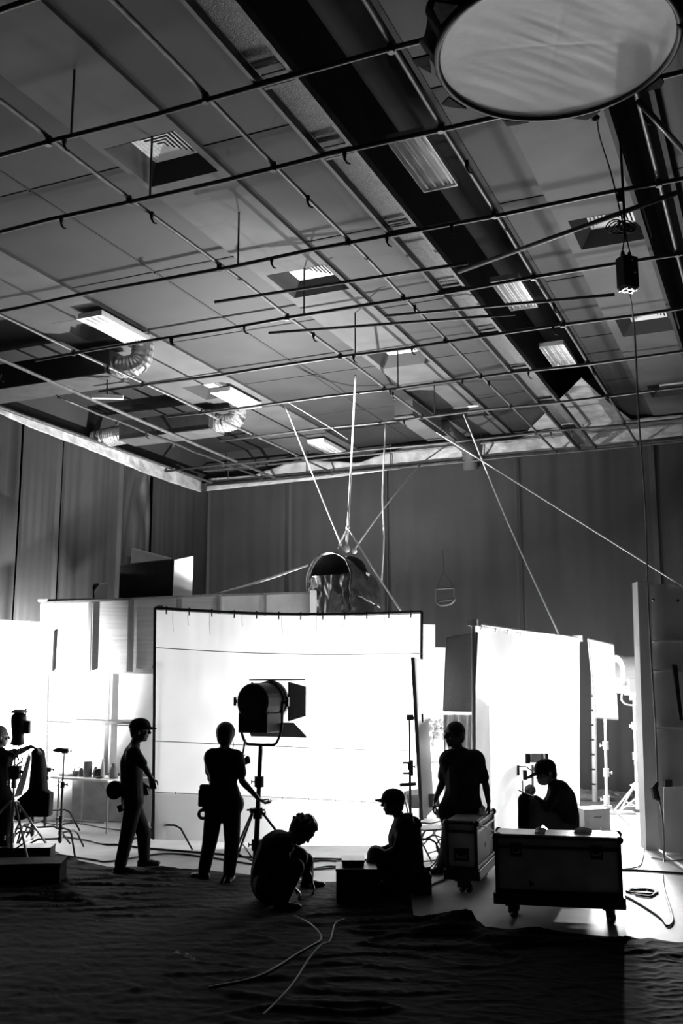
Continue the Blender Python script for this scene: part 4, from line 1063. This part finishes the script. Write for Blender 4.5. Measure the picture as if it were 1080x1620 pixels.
def fr_(u, v_):
    x_ = -hwid * .93 + u * hwid * 1.86; q = cF + sd * x_ + ZZ * (v_ * .86) - bkv * .03
    return q + op * (.035 * noise.noise(V((x_ * 7, v_ * 5, 2))) + .02 * noise.noise(V((x_ * 17, v_ * 9, 5))))
link('front_apron', MB().grid(fr_, 40, 24), m_hood, t, smooth=True)
fb = [arch(k / 40, 0, hwid * .97) + bkv * .55 for k in range(41)]
link('inner_back', MB().prism(fb, bkv * .02), m_cloth, t)
link('tag_label', MB().prism([at(579, 905, 16.4), at(585, 908, 16.4), at(584, 912, 16.4), at(579, 909, 16.4)], FH * .01), m_foam, t)
kn = at(550, 835, 17.0); k2 = at(558, 872, 17.0)
link('suspension_knot', MB().ball(at(548, 868, 17), .07, nu=10, nv=8).ball(at(560, 872, 17), .05, nu=10, nv=8).ball(kn, .04, nu=8, nv=6), m_rope, t)
def rope(pts, lab, r=.013, n=4, tie=True):
    p = spline(pts, n); tag(link('rope', MB().tube(p, r, 6), m_rope, None, smooth=True), lab, 'rope', 'white suspension ropes')
rope([oz(562, 594, ZG), at(556, 720, 17.6), kn], 'white rope dropping straight down to the knot above the hooded lamp', .018)
rope([kn, at(540, 855, 17), at(534, 868, 17)], 'short white rope from the knot down to the left of the hood', .014)
rope([kn, at(549, 850, 17), at(548, 868, 17)], 'short white rope from the knot straight down to the hood top', .02)
rope([oz(450, 640, ZG), at(498, 760, 17.6), at(542, 868, 17)], 'thin rope slanting from the upper left down to the hood', .012)
rope([onY(664, 735, YB - .4), at(610, 800, 18.5), at(560, 870, 17)], 'white rope slanting from the back wall rail down to the hood', .014)
rope([oz(610, 665, ZG), at(605, 780, 17.4), at(607, 850, 17.2), at(603, 922, 17)], 'slack white rope hanging down right of the hood', .012)
rope([kn, at(590, 900, 16.5), at(636, 970, 15.6)], 'white rope slanting down right from the knot to the screen top', .014)
rope([oz(733, 655, ZG), at(800, 820, 17.6), g2_(.8, 1.0)], 'white rope slanting down to the top of the bright silk frame', .013)
rope([oz(690, 684, ZG), at(900, 815, 15.5), at(1100, 940, 13.2)], 'long white rope slanting down to the right edge of the photo', .013)
rope([at(335, 942, 16.6), at(410, 920, 16.8), at(487, 894, 16.9)], 'pale strap running from the platform up to the hood', .022)
rope([oz(455, 636, ZG), oz(515, 672, ZG - .05), oz(550, 695, ZG)], 'thin pale cord lying along the pipes above the hooded lamp', .008)
# wire basket hanging on the back wall
t = thing('wire_basket', 'small dark wire basket hanging in front of the back wall', 'basket', at(705, 955, 18.5))
q = [at(689, 932, 18.5), at(718, 930, 18.5), at(719, 948, 18.5), at(690, 952, 18.5)]
mb = MB()
for k in range(4): mb.cyl(q[k], q[(k + 1) % 4], .02, 6)
link('frame', mb, m_pipe, t); link('cradle', MB().tube(spline([q[3], at(697, 957, 18.5), at(712, 955, 18.5), q[2]], 6), .03, 6), m_pipe, t)
link('line', MB().tube([q[0], at(702, 905, 18.5), q[1]], .008, 5).cyl(at(702, 905, 18.5), at(700, 870, 18.5), .006, 5), m_black, t)

# ================================================================== GROUND CLOTH AND CABLES
BND = [(-60, 1350), (40, 1347), (80, 1346), (125, 1362), (170, 1372), (240, 1372), (330, 1378), (400, 1385), (500, 1396), (560, 1396), (610, 1397), (648, 1405), (652, 1448), (700, 1456), (735, 1456), (765, 1468), (850, 1474), (985, 1484), (1040, 1488), (1140, 1496)]  # edge shape also covers floor darkened by case and crew shadows
BW = [oz(x, y) for x, y in BND]
def bnd(u):
    q = u * (len(BW) - 1); i = min(int(q), len(BW) - 2); return BW[i].lerp(BW[i + 1], q - i)
nearL, nearR = oz(-150, 1700), oz(1230, 1700)
def gc(u, v_):
    p = bnd(u).lerp(nearL.lerp(nearR, u), v_)
    edge = min(1, v_ / .03)
    n1 = noise.noise(V((p.x * .9 + p.y * .5, p.y * 2.6 - p.x * 1.2, 0))); n2 = noise.noise(V((p.x * 3 + 4, p.y * 6 - p.x * 2, 2)))
    n0 = noise.noise(V((p.x * .5, p.y * .5, 8))); rid = max(0, 1 - abs(n1) * 8) * .035 * max(0, .4 + n0 * 2) + max(0, 1 - abs(n2) * 6) * .007
    h = .008 + edge * (rid + .005 * (n2 + .5)) + .004 * noise.noise(V((p.x * 14, p.y * 14, 1))) * edge
    h += .06 * math.exp(-((p - oz(740, 1462)).length / .28) ** 2) * edge
    q = V((p.x, p.y, max(.006, h)))
    q += FH * (.06 * noise.noise(V((u * 40, 3, 0)))) * (1 - v_)
    return q
tag(link('ground_cloth', MB().grid(gc, 420, 200), m_ground, None, smooth=True), 'huge rumpled black cloth spread over the foreground floor', 'ground cloth')
def fcable(pts, lab, r=.011, m=None, n=8, name='floor_cable', lift=.012):
    P = [oz(x, y) for x, y in pts]
    for q in P: q.z = lift
    tag(link(name, MB().tube(spline(P, n), r, 6), m or m_cable, None, smooth=True), lab, 'cable', 'cables lying on the studio floor')
fcable([(80, 1351), (110, 1356), (150, 1362), (175, 1364), (260, 1352), (330, 1358), (420, 1372), (470, 1378), (560, 1372)], 'long black cable along the front edge of the lit floor at left')
fcable([(100, 1325), (140, 1331), (165, 1337), (190, 1338), (240, 1344), (340, 1352), (400, 1358), (500, 1360), (580, 1362)], 'black cable crossing the floor under the large screen', r=.014)
fcable([(60, 1300), (90, 1306), (120, 1303), (170, 1312), (240, 1320)], 'thin cable on the floor below the folding table', r=.01)
fcable([(470, 1366), (520, 1363), (570, 1368), (590, 1366)], 'short black cable on the bright floor between the two crouching men')
fcable([(480, 1380), (520, 1372), (560, 1376), (600, 1371)], 'second black cable on the bright floor between the two crouching men')
fcable([(820, 1367), (860, 1371), (905, 1372), (940, 1377), (1000, 1378), (1090, 1384)], 'black cable crossing the floor behind the front flight case', r=.012)
fcable([(1018, 1345), (1016, 1360), (1010, 1372), (985, 1376), (960, 1372)], 'thin grey cable looping out from under the stage flat', r=.008, m=m_cablegrey)
fcable([(1030, 1358), (1060, 1363), (1085, 1361)], 'grey cable lying in front of the stage flat', r=.009, m=m_cablegrey)
fcable([(990, 1412), (1005, 1409), (1030, 1409), (1040, 1413), (1030, 1416), (1000, 1414), (992, 1410), (1010, 1407), (1036, 1412), (1028, 1420), (1005, 1417)], 'coil of dark cable right of the front flight case', r=.011)
fcable([(640, 1425), (665, 1410), (690, 1398), (705, 1392)], 'pale cable curving towards the narrow flight case', r=.012, m=m_cablegrey)
fcable([(465, 1462), (490, 1475), (505, 1490), (508, 1500), (503, 1506), (500, 1508)], 'pale cable on the black cloth, left branch', r=.009, m=m_cabledull, lift=.07)
fcable([(545, 1467), (530, 1475), (522, 1503), (508, 1510), (490, 1530), (465, 1570), (440, 1600), (415, 1625)], 'long pale cable running to the bottom edge over the black cloth', r=.008, m=m_cabledull, lift=.07)
fcable([(505, 1505), (470, 1525), (440, 1545), (400, 1565), (330, 1580)], 'dark cable branching left over the black cloth', r=.012, m=m_cable, lift=.07)
for k, pts in enumerate([[(700, 1362), (690, 1340), (697, 1328), (702, 1345), (688, 1370), (680, 1385)], [(668, 1330), (685, 1322), (700, 1330), (690, 1362), (672, 1378)]]):
    P = [at(x, y, 11.9) for x, y in pts]
    tag(link('hanging_cable', MB().tube(spline(P, 8), .009, 6), m_cable, None, smooth=True), ['thin looping cable by the folding chairs, nearer one', 'thin looping cable by the folding chairs, upper one'][k], 'cable')
p = oz(283, 1533); mb = MB()
def scrap(u, v_): return p + RT * ((u - .5) * .24) + FH * ((v_ - .5) * .07) + ZZ * (.09 + .03 * math.sin(u * 4) + .015 * noise.noise(V((u * 9, v_ * 5, 1))))
tag(link('plastic_scrap', MB().grid(scrap, 20, 6), m_grey, None, solid=.002), 'small crumpled scrap lying alone on the black foreground cloth', 'scrap')
for k, (x, y) in enumerate(((372, 1443), (432, 1443), (455, 1446), (410, 1430))):
    pass
# ================================================================== PEOPLE
def frame(f, up=ZZ):
    f = V(f).normalized(); s_ = f.cross(up).normalized(); u = s_.cross(f).normalized(); return f, s_, u
def head_mesh(mb, c, f, s=1.0, up=ZZ):
    """c: centre of the skull; f: facing"""
    f, sd, u = frame(f, up); c = V(c); ax = (sd, f, u)
    mb.ball(c + u * .012 * s, (.075 * s, .093 * s, .098 * s), ax, 16, 12)
    mb.ball(c - u * .045 * s + f * .02 * s, (.058 * s, .072 * s, .07 * s), ax, 14, 10)
    mb.ball(c - u * .088 * s + f * .052 * s, (.03 * s, .03 * s, .024 * s), ax, 10, 8)     # chin
    mb.cap(c + u * .012 * s + f * .088 * s, c - u * .022 * s + f * .108 * s, .011 * s, .015 * s, 8)      # nose
    mb.cap(c + u * .026 * s + f * .08 * s - sd * .035 * s, c + u * .026 * s + f * .08 * s + sd * .035 * s, .014 * s, n=8)   # brow
    mb.ball(c - u * .052 * s + f * .084 * s, (.026 * s, .014 * s, .01 * s), ax, 10, 6)    # lips
    mb.ball(c - u * .064 * s + f * .08 * s, (.022 * s, .013 * s, .009 * s), ax, 10, 6)
    for k in (-1, 1):
        mb.ball(c - u * .008 * s + sd * k * .076 * s - f * .008 * s, (.012 * s, .02 * s, .032 * s), ax, 8, 8)   # ears
        mb.ball(c - u * .02 * s + sd * k * .04 * s + f * .066 * s, (.022 * s, .02 * s, .018 * s), ax, 8, 6)      # cheeks
def hand_mesh(mb, w, d, n, thumb, curl=.5, s=1.0, pinch=False):
    """w wrist, d direction of the palm, n palm normal (fingers curl towards it), thumb: side direction"""
    w = V(w); d = V(d).normalized(); n = (V(n) - d * V(n).dot(d)).normalized(); t = (V(thumb) - d * V(thumb).dot(d)); t = (t - n * t.dot(n)).normalized()
    L = .095 * s
    for k in range(4):
        o_ = t * (.030 - .020 * k) * s
        mb.cap(w + o_ * .55, w + d * L + o_, .016 * s, .0125 * s, 8)
    lens = [.072, .080, .074, .058]
    for k in range(4):
        p = w + d * (L - (.004 * abs(k - 1))) * 1.0 + t * (.031 - .0205 * k) * s; a = 0; l = lens[k] * s; cu = curl * (1 + .12 * k)
        if pinch and k == 0: cu = curl * 1.9
        for seg, (fr_c, rr) in enumerate(((.45, .0098), (.3, .0088), (.25, .0078))):
            a += cu * (.7, .9, .6)[seg]
            q = p + (d * math.cos(a) + n * math.sin(a)) * l * fr_c * 1.05 + t * .002 * (1.5 - k) * s
            mb.cap(p, q, rr * s, rr * .92 * s, 8); p = q
    p = w + d * .025 * s + t * .024 * s; q = p + (d * .55 + t * .75 + n * .3).normalized() * .042 * s
    mb.cap(p, q, .0155 * s, .012 * s, 8); r = q + (d * .8 + t * .25 + n * (.5 + (.5 if pinch else 0))).normalized() * .032 * s
    mb.cap(q, r, .012 * s, .010 * s, 8); mb.cap(r, r + (d * .9 + n * .5 - (t * .3 if pinch else V())).normalized() * .024 * s, .010 * s, .0085 * s, 8)
def shoe_mesh(mb, ankle, d, s=1.0, flat=True):
    a = V(ankle); d = V(d); d.z = 0 if flat else d.z; d.normalize(); g = V((a.x, a.y, 0)) if flat else a - ZZ * .08
    sd = d.cross(ZZ).normalized(); ax = (sd, d, ZZ)
    mb.cap(a, g + ZZ * .06 - d * .02, .045 * s, .046 * s)
    mb.ball(g + ZZ * .045 - d * .035 * s, (.036 * s, .05 * s, .042 * s), ax); mb.ball(g + ZZ * .04 + d * .06 * s, (.042 * s, .085 * s, .036 * s), ax)
    mb.ball(g + ZZ * .034 + d * .135 * s, (.044 * s, .062 * s, .03 * s), ax); mb.box(g + ZZ * .014 + d * .05 * s, (.078 * s, .26 * s, .024), ax)
def cap_hat(t, c, f, m=m_cloth, s=1.0, up=ZZ):
    f, sd, u = frame(f, up); ax = (sd, f, u); c = V(c)
    mb = MB(); prof = []
    n = 20
    for j in range(8):
        ph = j / 7 * PI / 2
        for k in range(n):
            a = 2 * PI * k / n
            mb.v.append(c + u * (.028 + .092 * math.sin(ph)) * s + sd * (.089 * s * math.cos(ph) ** .75 * math.cos(a)) + f * (.105 * s * math.cos(ph) ** .75 * math.sin(a)) if j < 7 else c + u * .121 * s + sd * .008 * math.cos(a) + f * .008 * math.sin(a))
    for j in range(7):
        for k in range(n):
            k2 = (k + 1) % n; mb.f.append((j * n + k, j * n + k2, (j + 1) * n + k2, (j + 1) * n + k))
    mb.f.append(tuple(range(7 * n, 8 * n)))
    cp_ = link('cap', mb, m, t, smooth=True, solid=.008)
    def br(uu, vv):
        a = (uu - .5) * PI * .8; r = .1 + .06 * vv * math.cos(a * .8)
        return c + sd * (math.sin(a) * .082 * s * (1 - .1 * vv)) + f * ((math.cos(a) * .095 + .068 * vv * math.cos(a * .75)) * s) + u * (.034 - .012 * vv - .02 * (math.sin(a) ** 2) * .6) * s
    link('brim', MB().grid(br, 16, 6), m, cp_, smooth=True, solid=.016)
def hair_mesh(t, c, f, m=m_hair, s=1.0, curly=False, up=ZZ, long=0.0, vol=1.0):
    f, sd, u = frame(f, up); ax = (sd, f, u); c = V(c); mb = MB()
    mb.ball(c + u * .026 * s - f * .012 * s, (.087 * s * vol, .1 * s * vol, .098 * s * vol), ax, 18, 12)
    mb.ball(c - u * .02 * s - f * .045 * s, (.07 * s * vol, .055 * s * vol, (.075 + long) * s), ax, 14, 10)
    if curly:
        for k in range(110):
            a = random.uniform(0, 2 * PI); ph = random.uniform(0, PI * .55)
            d = sd * math.sin(ph) * math.cos(a) + f * math.sin(ph) * math.sin(a) * 1.05 + u * math.cos(ph)
            if d.dot(f) > .75: continue
            mb.ball(c + u * .03 * s - f * .012 + d * .098 * s * vol, random.uniform(.013, .02) * s, nu=6, nv=4)
    return blob('hair', mb, m, t, .008, 2)
def P(j, D): return at(j[0], j[1], D)

def person(name, lab, base, J, face, shirt=m_shirt, trou=m_trouser, skin=m_skin, s=1.0, hat=False, hair=None, hands=None, feet=(None, None), girth=1.0, sleeve=1.0,
           headup=ZZ, extra=None, longsleeve=False, barefoot=False, hem=.0, mask=False, collar=None):
    """J: joints as world points: head, neck, shl, shr, ell, elr, wrl, wrr, chest, waist, hipl, hipr, knl, knr, anl, anr"""
    t = thing(name, lab, 'person', base)
    g = girth * 1.05; hs = s * 1.13; b = MB(); pel = (J['hipl'] + J['hipr']) / 2; sh = (J['shl'] + J['shr']) / 2
    # continuous body
    head_mesh(b, J['head'], face, hs, headup)
    f_, sd_, u_ = frame(face, headup)
    b.cap(J['head'] - u_ * .07 * s - f_ * .015, J['neck'], .054 * s, .06 * s)
    def torso(mb, k):
        for a in ('shl', 'shr'):
            mb.cap(J[a], J['neck'].lerp(sh, .6), .058 * s * k, .06 * s * k); mb.cap(J[a] - ZZ * .01, J['neck'].lerp(sh, .1), .05 * s * k, .052 * s * k)
            mb.cap(J[a].lerp(J['chest'], .25), J['waist'].lerp(J[a], .12) , .085 * s * g * k, .085 * s * g * k)
            mb.cap(J['waist'].lerp(J[a], .15), J['hip' + a[-1]], .09 * s * g * k, .105 * s * g * k)
        mb.cap(sh.lerp(J['chest'], .4), J['chest'], .1 * s * g * k, .125 * s * g * k); mb.cap(J['chest'], J['waist'], .125 * s * g * k, .12 * s * g * k); mb.cap(J['waist'], pel, .12 * s * g * k, .12 * s * g * k)
    torso(b, .92)
    for q in 'lr':
        b.cap(J['sh' + q], J['el' + q], .046 * s, .037 * s); b.cap(J['el' + q], J['wr' + q], .038 * s, .025 * s); b.cap(J['el' + q], J['el' + q].lerp(J['wr' + q], .3), .038 * s, .038 * s)
        b.cap(J['hip' + q], J['kn' + q], .08 * s, .052 * s); b.cap(J['kn' + q], J['an' + q], .05 * s, .036 * s); b.cap(J['kn' + q].lerp(J['an' + q], .15), J['kn' + q].lerp(J['an' + q], .45), .052 * s, .05 * s)
    for q, h in (hands or {}).items(): hand_mesh(b, J['wr' + q], h[0], h[1], h[2], h[3], s, pinch=len(h) > 4)
    if extra: extra(b)
    blob('body', b, skin, t, .0068, 3)
    c = MB(); torso(c, 1.06)
    for q in 'lr':
        if longsleeve: c.cap(J['sh' + q], J['el' + q], .062 * s, .054 * s); c.cap(J['el' + q], J['el' + q].lerp(J['wr' + q], .93), .053 * s, .038 * s)
        else:
            e = J['sh' + q].lerp(J['el' + q], .72 * sleeve); c.cap(J['sh' + q], e, .064 * s, .062 * s)
    c.cap(J['neck'] - ZZ * .02, J['neck'].lerp(sh, .9), .066 * s, .08 * s)
    if hem: c.cap(pel, pel - ZZ * hem, .13 * s * g, .12 * s * g)
    if collar: collar(c)
    blob('shirt', c, shirt, t, .013, 5)
    tr_ = MB(); tr_.cap(J['hipl'], J['hipr'], .117 * s * g, .117 * s * g); tr_.cap(pel, pel.lerp(J['waist'], .4), .125 * s * g, .12 * s * g)
    for q in 'lr':
        tr_.cap(J['hip' + q], J['kn' + q], .108 * s, .086 * s); tr_.cap(J['kn' + q], J['an' + q].lerp(J['kn' + q], .04), .084 * s, .07 * s)
    blob('trousers', tr_, trou, t, .013, 5)
    for q, d in zip('lr', feet):
        if d is not None:
            m_ = MB(); shoe_mesh(m_, J['an' + q], d, s); blob('shoe', m_, m_shoe, t, .008, 3)
    if hair is not None: hair_mesh(t, J['head'], face, s=hs, up=headup, **hair)
    if hat: cap_hat(t, J['head'], face, s=hs * 1.06, up=headup)
    if mask:
        mk = MB(); mk.ball(J['head'] - u_ * .055 * hs + f_ * .058 * hs, (.062 * hs, .06 * hs, .052 * hs), (sd_, f_, u_), 14, 10); blob('face_mask', mk, m_mask, t, .008, 3)
    return t

# ---- walking man with a cap, profile to the right
D = 12.05
fA = oz(190, 1382); fB = oz(236, 1370)
J = dict(head=at(221, 1156, D), neck=at(213, 1176, D), shl=at(208, 1186, D + .12), shr=at(212, 1188, D - .16), ell=at(214, 1222, D + .2), elr=at(230, 1216, D - .22),
         wrl=at(226, 1240, D + .12), wrr=at(239, 1231, D - .2), chest=at(208, 1206, D), waist=at(208, 1240, D), hipl=at(208, 1268, D + .08), hipr=at(211, 1268, D - .08),
         knl=at(227, 1318, D + .12), knr=at(201, 1322, D - .1), anl=at(228, 1358, dist(fB)), anr=at(190, 1371, dist(fA)))
J['anl'].z = max(.085, J['anl'].z); J['anr'].z = max(.085, J['anr'].z)
wd = RT * .95 + FH * .1
pm = person('person', 'person in a dark cap and T-shirt walking right, pouch on the hip', V((J['hipl'].x, J['hipl'].y, 0)), J, wd, hat=True, hair={}, feet=(wd, wd),
            hands={'r': (RT * .25 - ZZ, -RT * .2 + FH * .5, RT, .7), 'l': (-ZZ + RT * .3, FH * -.4, RT, .5)}, shirt=m_shirt)
p = at(185, 1250, D - .05)
blob('hip_pouch', MB().ball(p - RT * .03, (.1, .08, .11), (RT, FH, ZZ)).box(p + RT * .06, (.14, .1, .13), (RT, FH, ZZ)), m_cloth, pm, .012, 4)
link('belt_strap', MB().cyl(at(188, 1274, D - .15), at(192, 1284, D - .15), .03, 8), m_cloth, pm)

# ---- standing man seen from behind, working the lamp
D = 11.3
fA = oz(322, 1392); fB = oz(362, 1396)
J = dict(head=at(357, 1163, D), neck=at(355, 1186, D), shl=at(332, 1195, D - .02), shr=at(377, 1197, D), ell=at(333, 1232, D + .12), elr=at(383, 1236, D + .02),
         wrl=at(381, 1209, D + .22), wrr=at(408, 1263, D + .06), chest=at(353, 1212, D), waist=at(353, 1246, D), hipl=at(340, 1272, D), hipr=at(366, 1272, D),
         knl=at(332, 1330, D + .03), knr=at(367, 1332, D + .02), anl=V((fA.x, fA.y, .09)), anr=V((fB.x, fB.y, .09)))
pm = person('person', 'person seen from behind before the large screen, one hand on the lamp handle', V((J['waist'].x, J['waist'].y, 0)), J, FH + RT * .25, hair=dict(vol=1.08, long=.01), feet=(FH * .6 - RT * .8, FH * .9 + RT * .1),
            hands={'r': (RT * .8 - ZZ * .5 + FH * .1, ZZ * .75 + RT * .4, RT * .3 + ZZ * .5 + FH * -.4, .62, 1), 'l': (RT * .8 + ZZ * .5, -FH, ZZ, 1.0)}, sleeve=.95, s=1.0, girth=1.16)
p = at(323, 1262, D - .05)
link('tool_pouch', MB().box(p, (.12, .12, .18), (RT, FH, ZZ)).box(p + ZZ * .1, (.1, .1, .08), (RT, FH, ZZ)), m_cloth, pm, bevel=.015)
q = at(321, 1288, D - .08)
link('tool_loop', MB().tube([q + RT * (.045 * math.cos(k * PI / 6)) + ZZ * (.045 * math.sin(k * PI / 6)) for k in range(13)], .018, 6).cyl(p - ZZ * .08, q + ZZ * .04, .02, 6), m_black, pm)
link('earpiece_wire', MB().tube(spline([at(367, 1170, D), at(370, 1178, D), at(367, 1186, D)], 6), .003, 5), m_cable, pm)

# ---- crouching man with curly hair, in front of the screen
D = 10.3
fA = oz(445, 1440); fB = oz(486, 1404)
J = dict(head=at(477, 1315, D + .1), neck=at(460, 1324, D + .02), shl=at(438, 1330, D + .1), shr=at(446, 1334, D - .16), ell=at(476, 1352, D + .2), elr=at(452, 1372, D - .22),
         wrl=at(492, 1392, D + .35), wrr=at(462, 1402, D - .05), chest=at(438, 1346, D), waist=at(426, 1376, D), hipl=at(424, 1396, D + .12), hipr=at(428, 1400, D - .12),
         knl=at(483, 1362, D + .2), knr=at(468, 1372, D - .12), anl=V((fB.x, fB.y, .1)), anr=V((fA.x, fA.y, .09)))
cr = RT * .7 + FH * .3 - ZZ * .75
person('person', 'person with curly hair crouching on the ground below the big film lamp', V((J['hipl'].x, J['hipl'].y, 0)), J, cr, hair=dict(curly=True, vol=1.2), feet=(RT, RT),
       hem=.0, hands={'l': (RT * .3 - ZZ * .9, RT * -.6, FH, .5), 'r': (RT * .7 - ZZ * .6, -ZZ, FH, .6)}, sleeve=1.25, girth=1.4, collar=lambda c: c.cap(at(450, 1350, 10.3), at(472, 1356, 10.35), .12, .1), headup=(ZZ + RT * .35).normalized())

# ---- seated man with cap and hooded jacket, profile to the left
D = 10.9
fA = oz(585, 1425); fB = oz(600, 1415)
J = dict(head=at(622, 1270, D), neck=at(632, 1292, D), shl=at(640, 1304, D - .17), shr=at(637, 1303, D + .17), ell=at(628, 1345, D - .25), elr=at(622, 1340, D + .22),
         wrl=at(596, 1357, D - .12), wrr=at(594, 1350, D + .1), chest=at(640, 1325, D), waist=at(644, 1355, D), hipl=at(646, 1380, D - .1), hipr=at(644, 1380, D + .1),
         knl=at(593, 1352, D - .14), knr=at(594, 1350, D + .14), anl=V((fA.x, fA.y, .09)), anr=V((fB.x, fB.y, .09)))
def hood_(c):
    c.cap(at(644, 1297, D - .08), at(644, 1297, D + .08), .075, .075); c.cap(at(655, 1302, D), at(662, 1305, D), .07, .04)
    c.cap(at(631, 1299, D - .08), at(628, 1302, D + .02), .05, .04)
pm = person('person', 'person in a cap and hooded jacket sitting in profile facing left', V((J['hipl'].x, J['hipl'].y, 0)), J, -RT, hat=True, hair={}, feet=(-RT, -RT), longsleeve=True, shirt=m_cloth,
            hands={'l': (-RT * .8 - ZZ * .5, -ZZ, -FH, .7), 'r': (-RT * .8 - ZZ * .5, -ZZ, FH, .7)}, girth=1.3, collar=hood_)
crumple(at(612, 1392, D - .1), .13, .15, .13, m_cloth, 'cloth_bundle', 'added black filler bundle at the feet of the seated technician', 'bag', 2)  # added bundle, darkens the gap between equipment box and seat
plain_case(V((J['hipl'].x, J['hipl'].y, 0)) + FH * .1 + RT * .02, .42, .4, .2, 'low black box the hooded technician sits on', m=m_black)
crumple(at(655, 1385, D - .2), .16, .12, .1, m_cloth, 'cloth_bundle', 'black cloth bag bundled beside the seated technician', 'bag', 9)

# ---- big standing man at right, face turned left
D = 11.55
fA = oz(700, 1382); fB = oz(712, 1376)
J = dict(head=at(719, 1162, D), neck=at(724, 1186, D), shl=at(706, 1199, D + .05), shr=at(755, 1199, D - .06), ell=at(699, 1240, D + .08), elr=at(768, 1242, D - .02),
         wrl=at(688, 1266, D + .02), wrr=at(772, 1268, D - .06), chest=at(731, 1222, D), waist=at(732, 1255, D), hipl=at(717, 1284, D), hipr=at(742, 1286, D),
         knl=at(709, 1336, D + .02), knr=at(730, 1338, D + .1), anl=V((fA.x, fA.y, .09)), anr=at(722, 1372, 12.0))
J['anr'].z = .09
person('person', 'big person in dark shirt standing behind the narrow flight case, holding a cup', V((J['waist'].x, J['waist'].y, 0)), J, -RT * .85 - FH * .45, hair=dict(vol=.97), feet=(-RT * .8 - FH * .4, -FH), shirt=m_shirtgrey,
       hands={'l': (-RT * .2 - ZZ, RT + FH * -.2, -FH, .65), 'r': (-ZZ + RT * .05, -RT, -FH, .35)}, girth=1.36, sleeve=1.0, s=1.08, hem=.08)

# ---- seated man by the silk, masked, facing left
D = 11.4
J = dict(head=at(864, 1222, D), neck=at(875, 1238, D), shl=at(884, 1246, D - .17), shr=at(880, 1245, D + .17), ell=at(866, 1278, D - .22), elr=at(862, 1276, D + .22),
         wrl=at(846, 1262, D - .12), wrr=at(844, 1262, D + .08), chest=at(887, 1264, D), waist=at(893, 1290, D), hipl=at(893, 1316, D - .1), hipr=at(893, 1316, D + .1),
         knl=at(846, 1276, D - .15), knr=at(842, 1272, D + .14), anl=at(840, 1346, D - .1), anr=at(836, 1340, D + .2))
J['anl'].z = J['anr'].z = .09
pm = person('person', 'person in face mask and cap sitting hunched before the bright silk', V((J['hipl'].x, J['hipl'].y, 0)), J, -RT * .93 - ZZ * .3 - FH * .2, hat=True, hair={}, feet=(-RT, -RT), longsleeve=True, shirt=m_shirt, trou=m_trousgrey,
            hands={'l': (-RT, -ZZ, FH, .5), 'r': (-RT, -ZZ, -FH, .5)}, girth=1.22, skin=m_skinlt, mask=True, headup=(ZZ - RT * .25).normalized())
pc = V((J['hipl'].x, J['hipl'].y, 0)) + FH * .1
plain_case(pc + RT * .03, .45, .42, J['hipl'].z - .13, 'dark seat box under the masked seated person', m=m_black)
tag(link('clipboard', MB().box(at(838, 1258, D), (.22, .3, .012), ((RT * .9 - ZZ * .35).normalized(), FH, ZZ)), m_cloth), 'dark board the masked person holds on the knees', 'clipboard')
mb = MB().cap(at(830, 1266, D - .1), at(832, 1312, D - .1), .08, .09).cap(at(830, 1268, D + .12), at(830, 1312, D + .12), .08, .08)
t = thing('black_jacket', 'black padded jacket draped at the knees of the masked person', 'jacket', at(831, 1318, D)); blob('shell', mb, m_cloth, t, .015, 4)
# ---- person at the left edge reaching out
D = 12.7
J = dict(head=at(-1, 1165, D), neck=at(-2, 1184, D), shl=at(-16, 1194, D), shr=at(12, 1196, D - .03), ell=at(-22, 1235, D), elr=at(31, 1189, D + .02),
         wrl=at(-8, 1262, D - .1), wrr=at(49, 1181, D + .08), chest=at(-3, 1216, D), waist=at(-3, 1246, D), hipl=at(-12, 1270, D), hipr=at(7, 1270, D),
         knl=at(-12, 1320, D), knr=at(8, 1320, D), anl=oz(-12, 1368), anr=oz(8, 1366))
J['anl'].z = J['anr'].z = .09
person('person', 'person at the left edge stretching an arm out to the cloth-covered chair', V((J['waist'].x, J['waist'].y, 0)), J, RT * .8 + FH * .5, hair={}, feet=(RT, RT), longsleeve=False, sleeve=.8,
       hands={'r': (RT * .9 - ZZ * .35, -ZZ, FH, .5), 'l': (-ZZ, RT, FH, .4)}, girth=1.1)
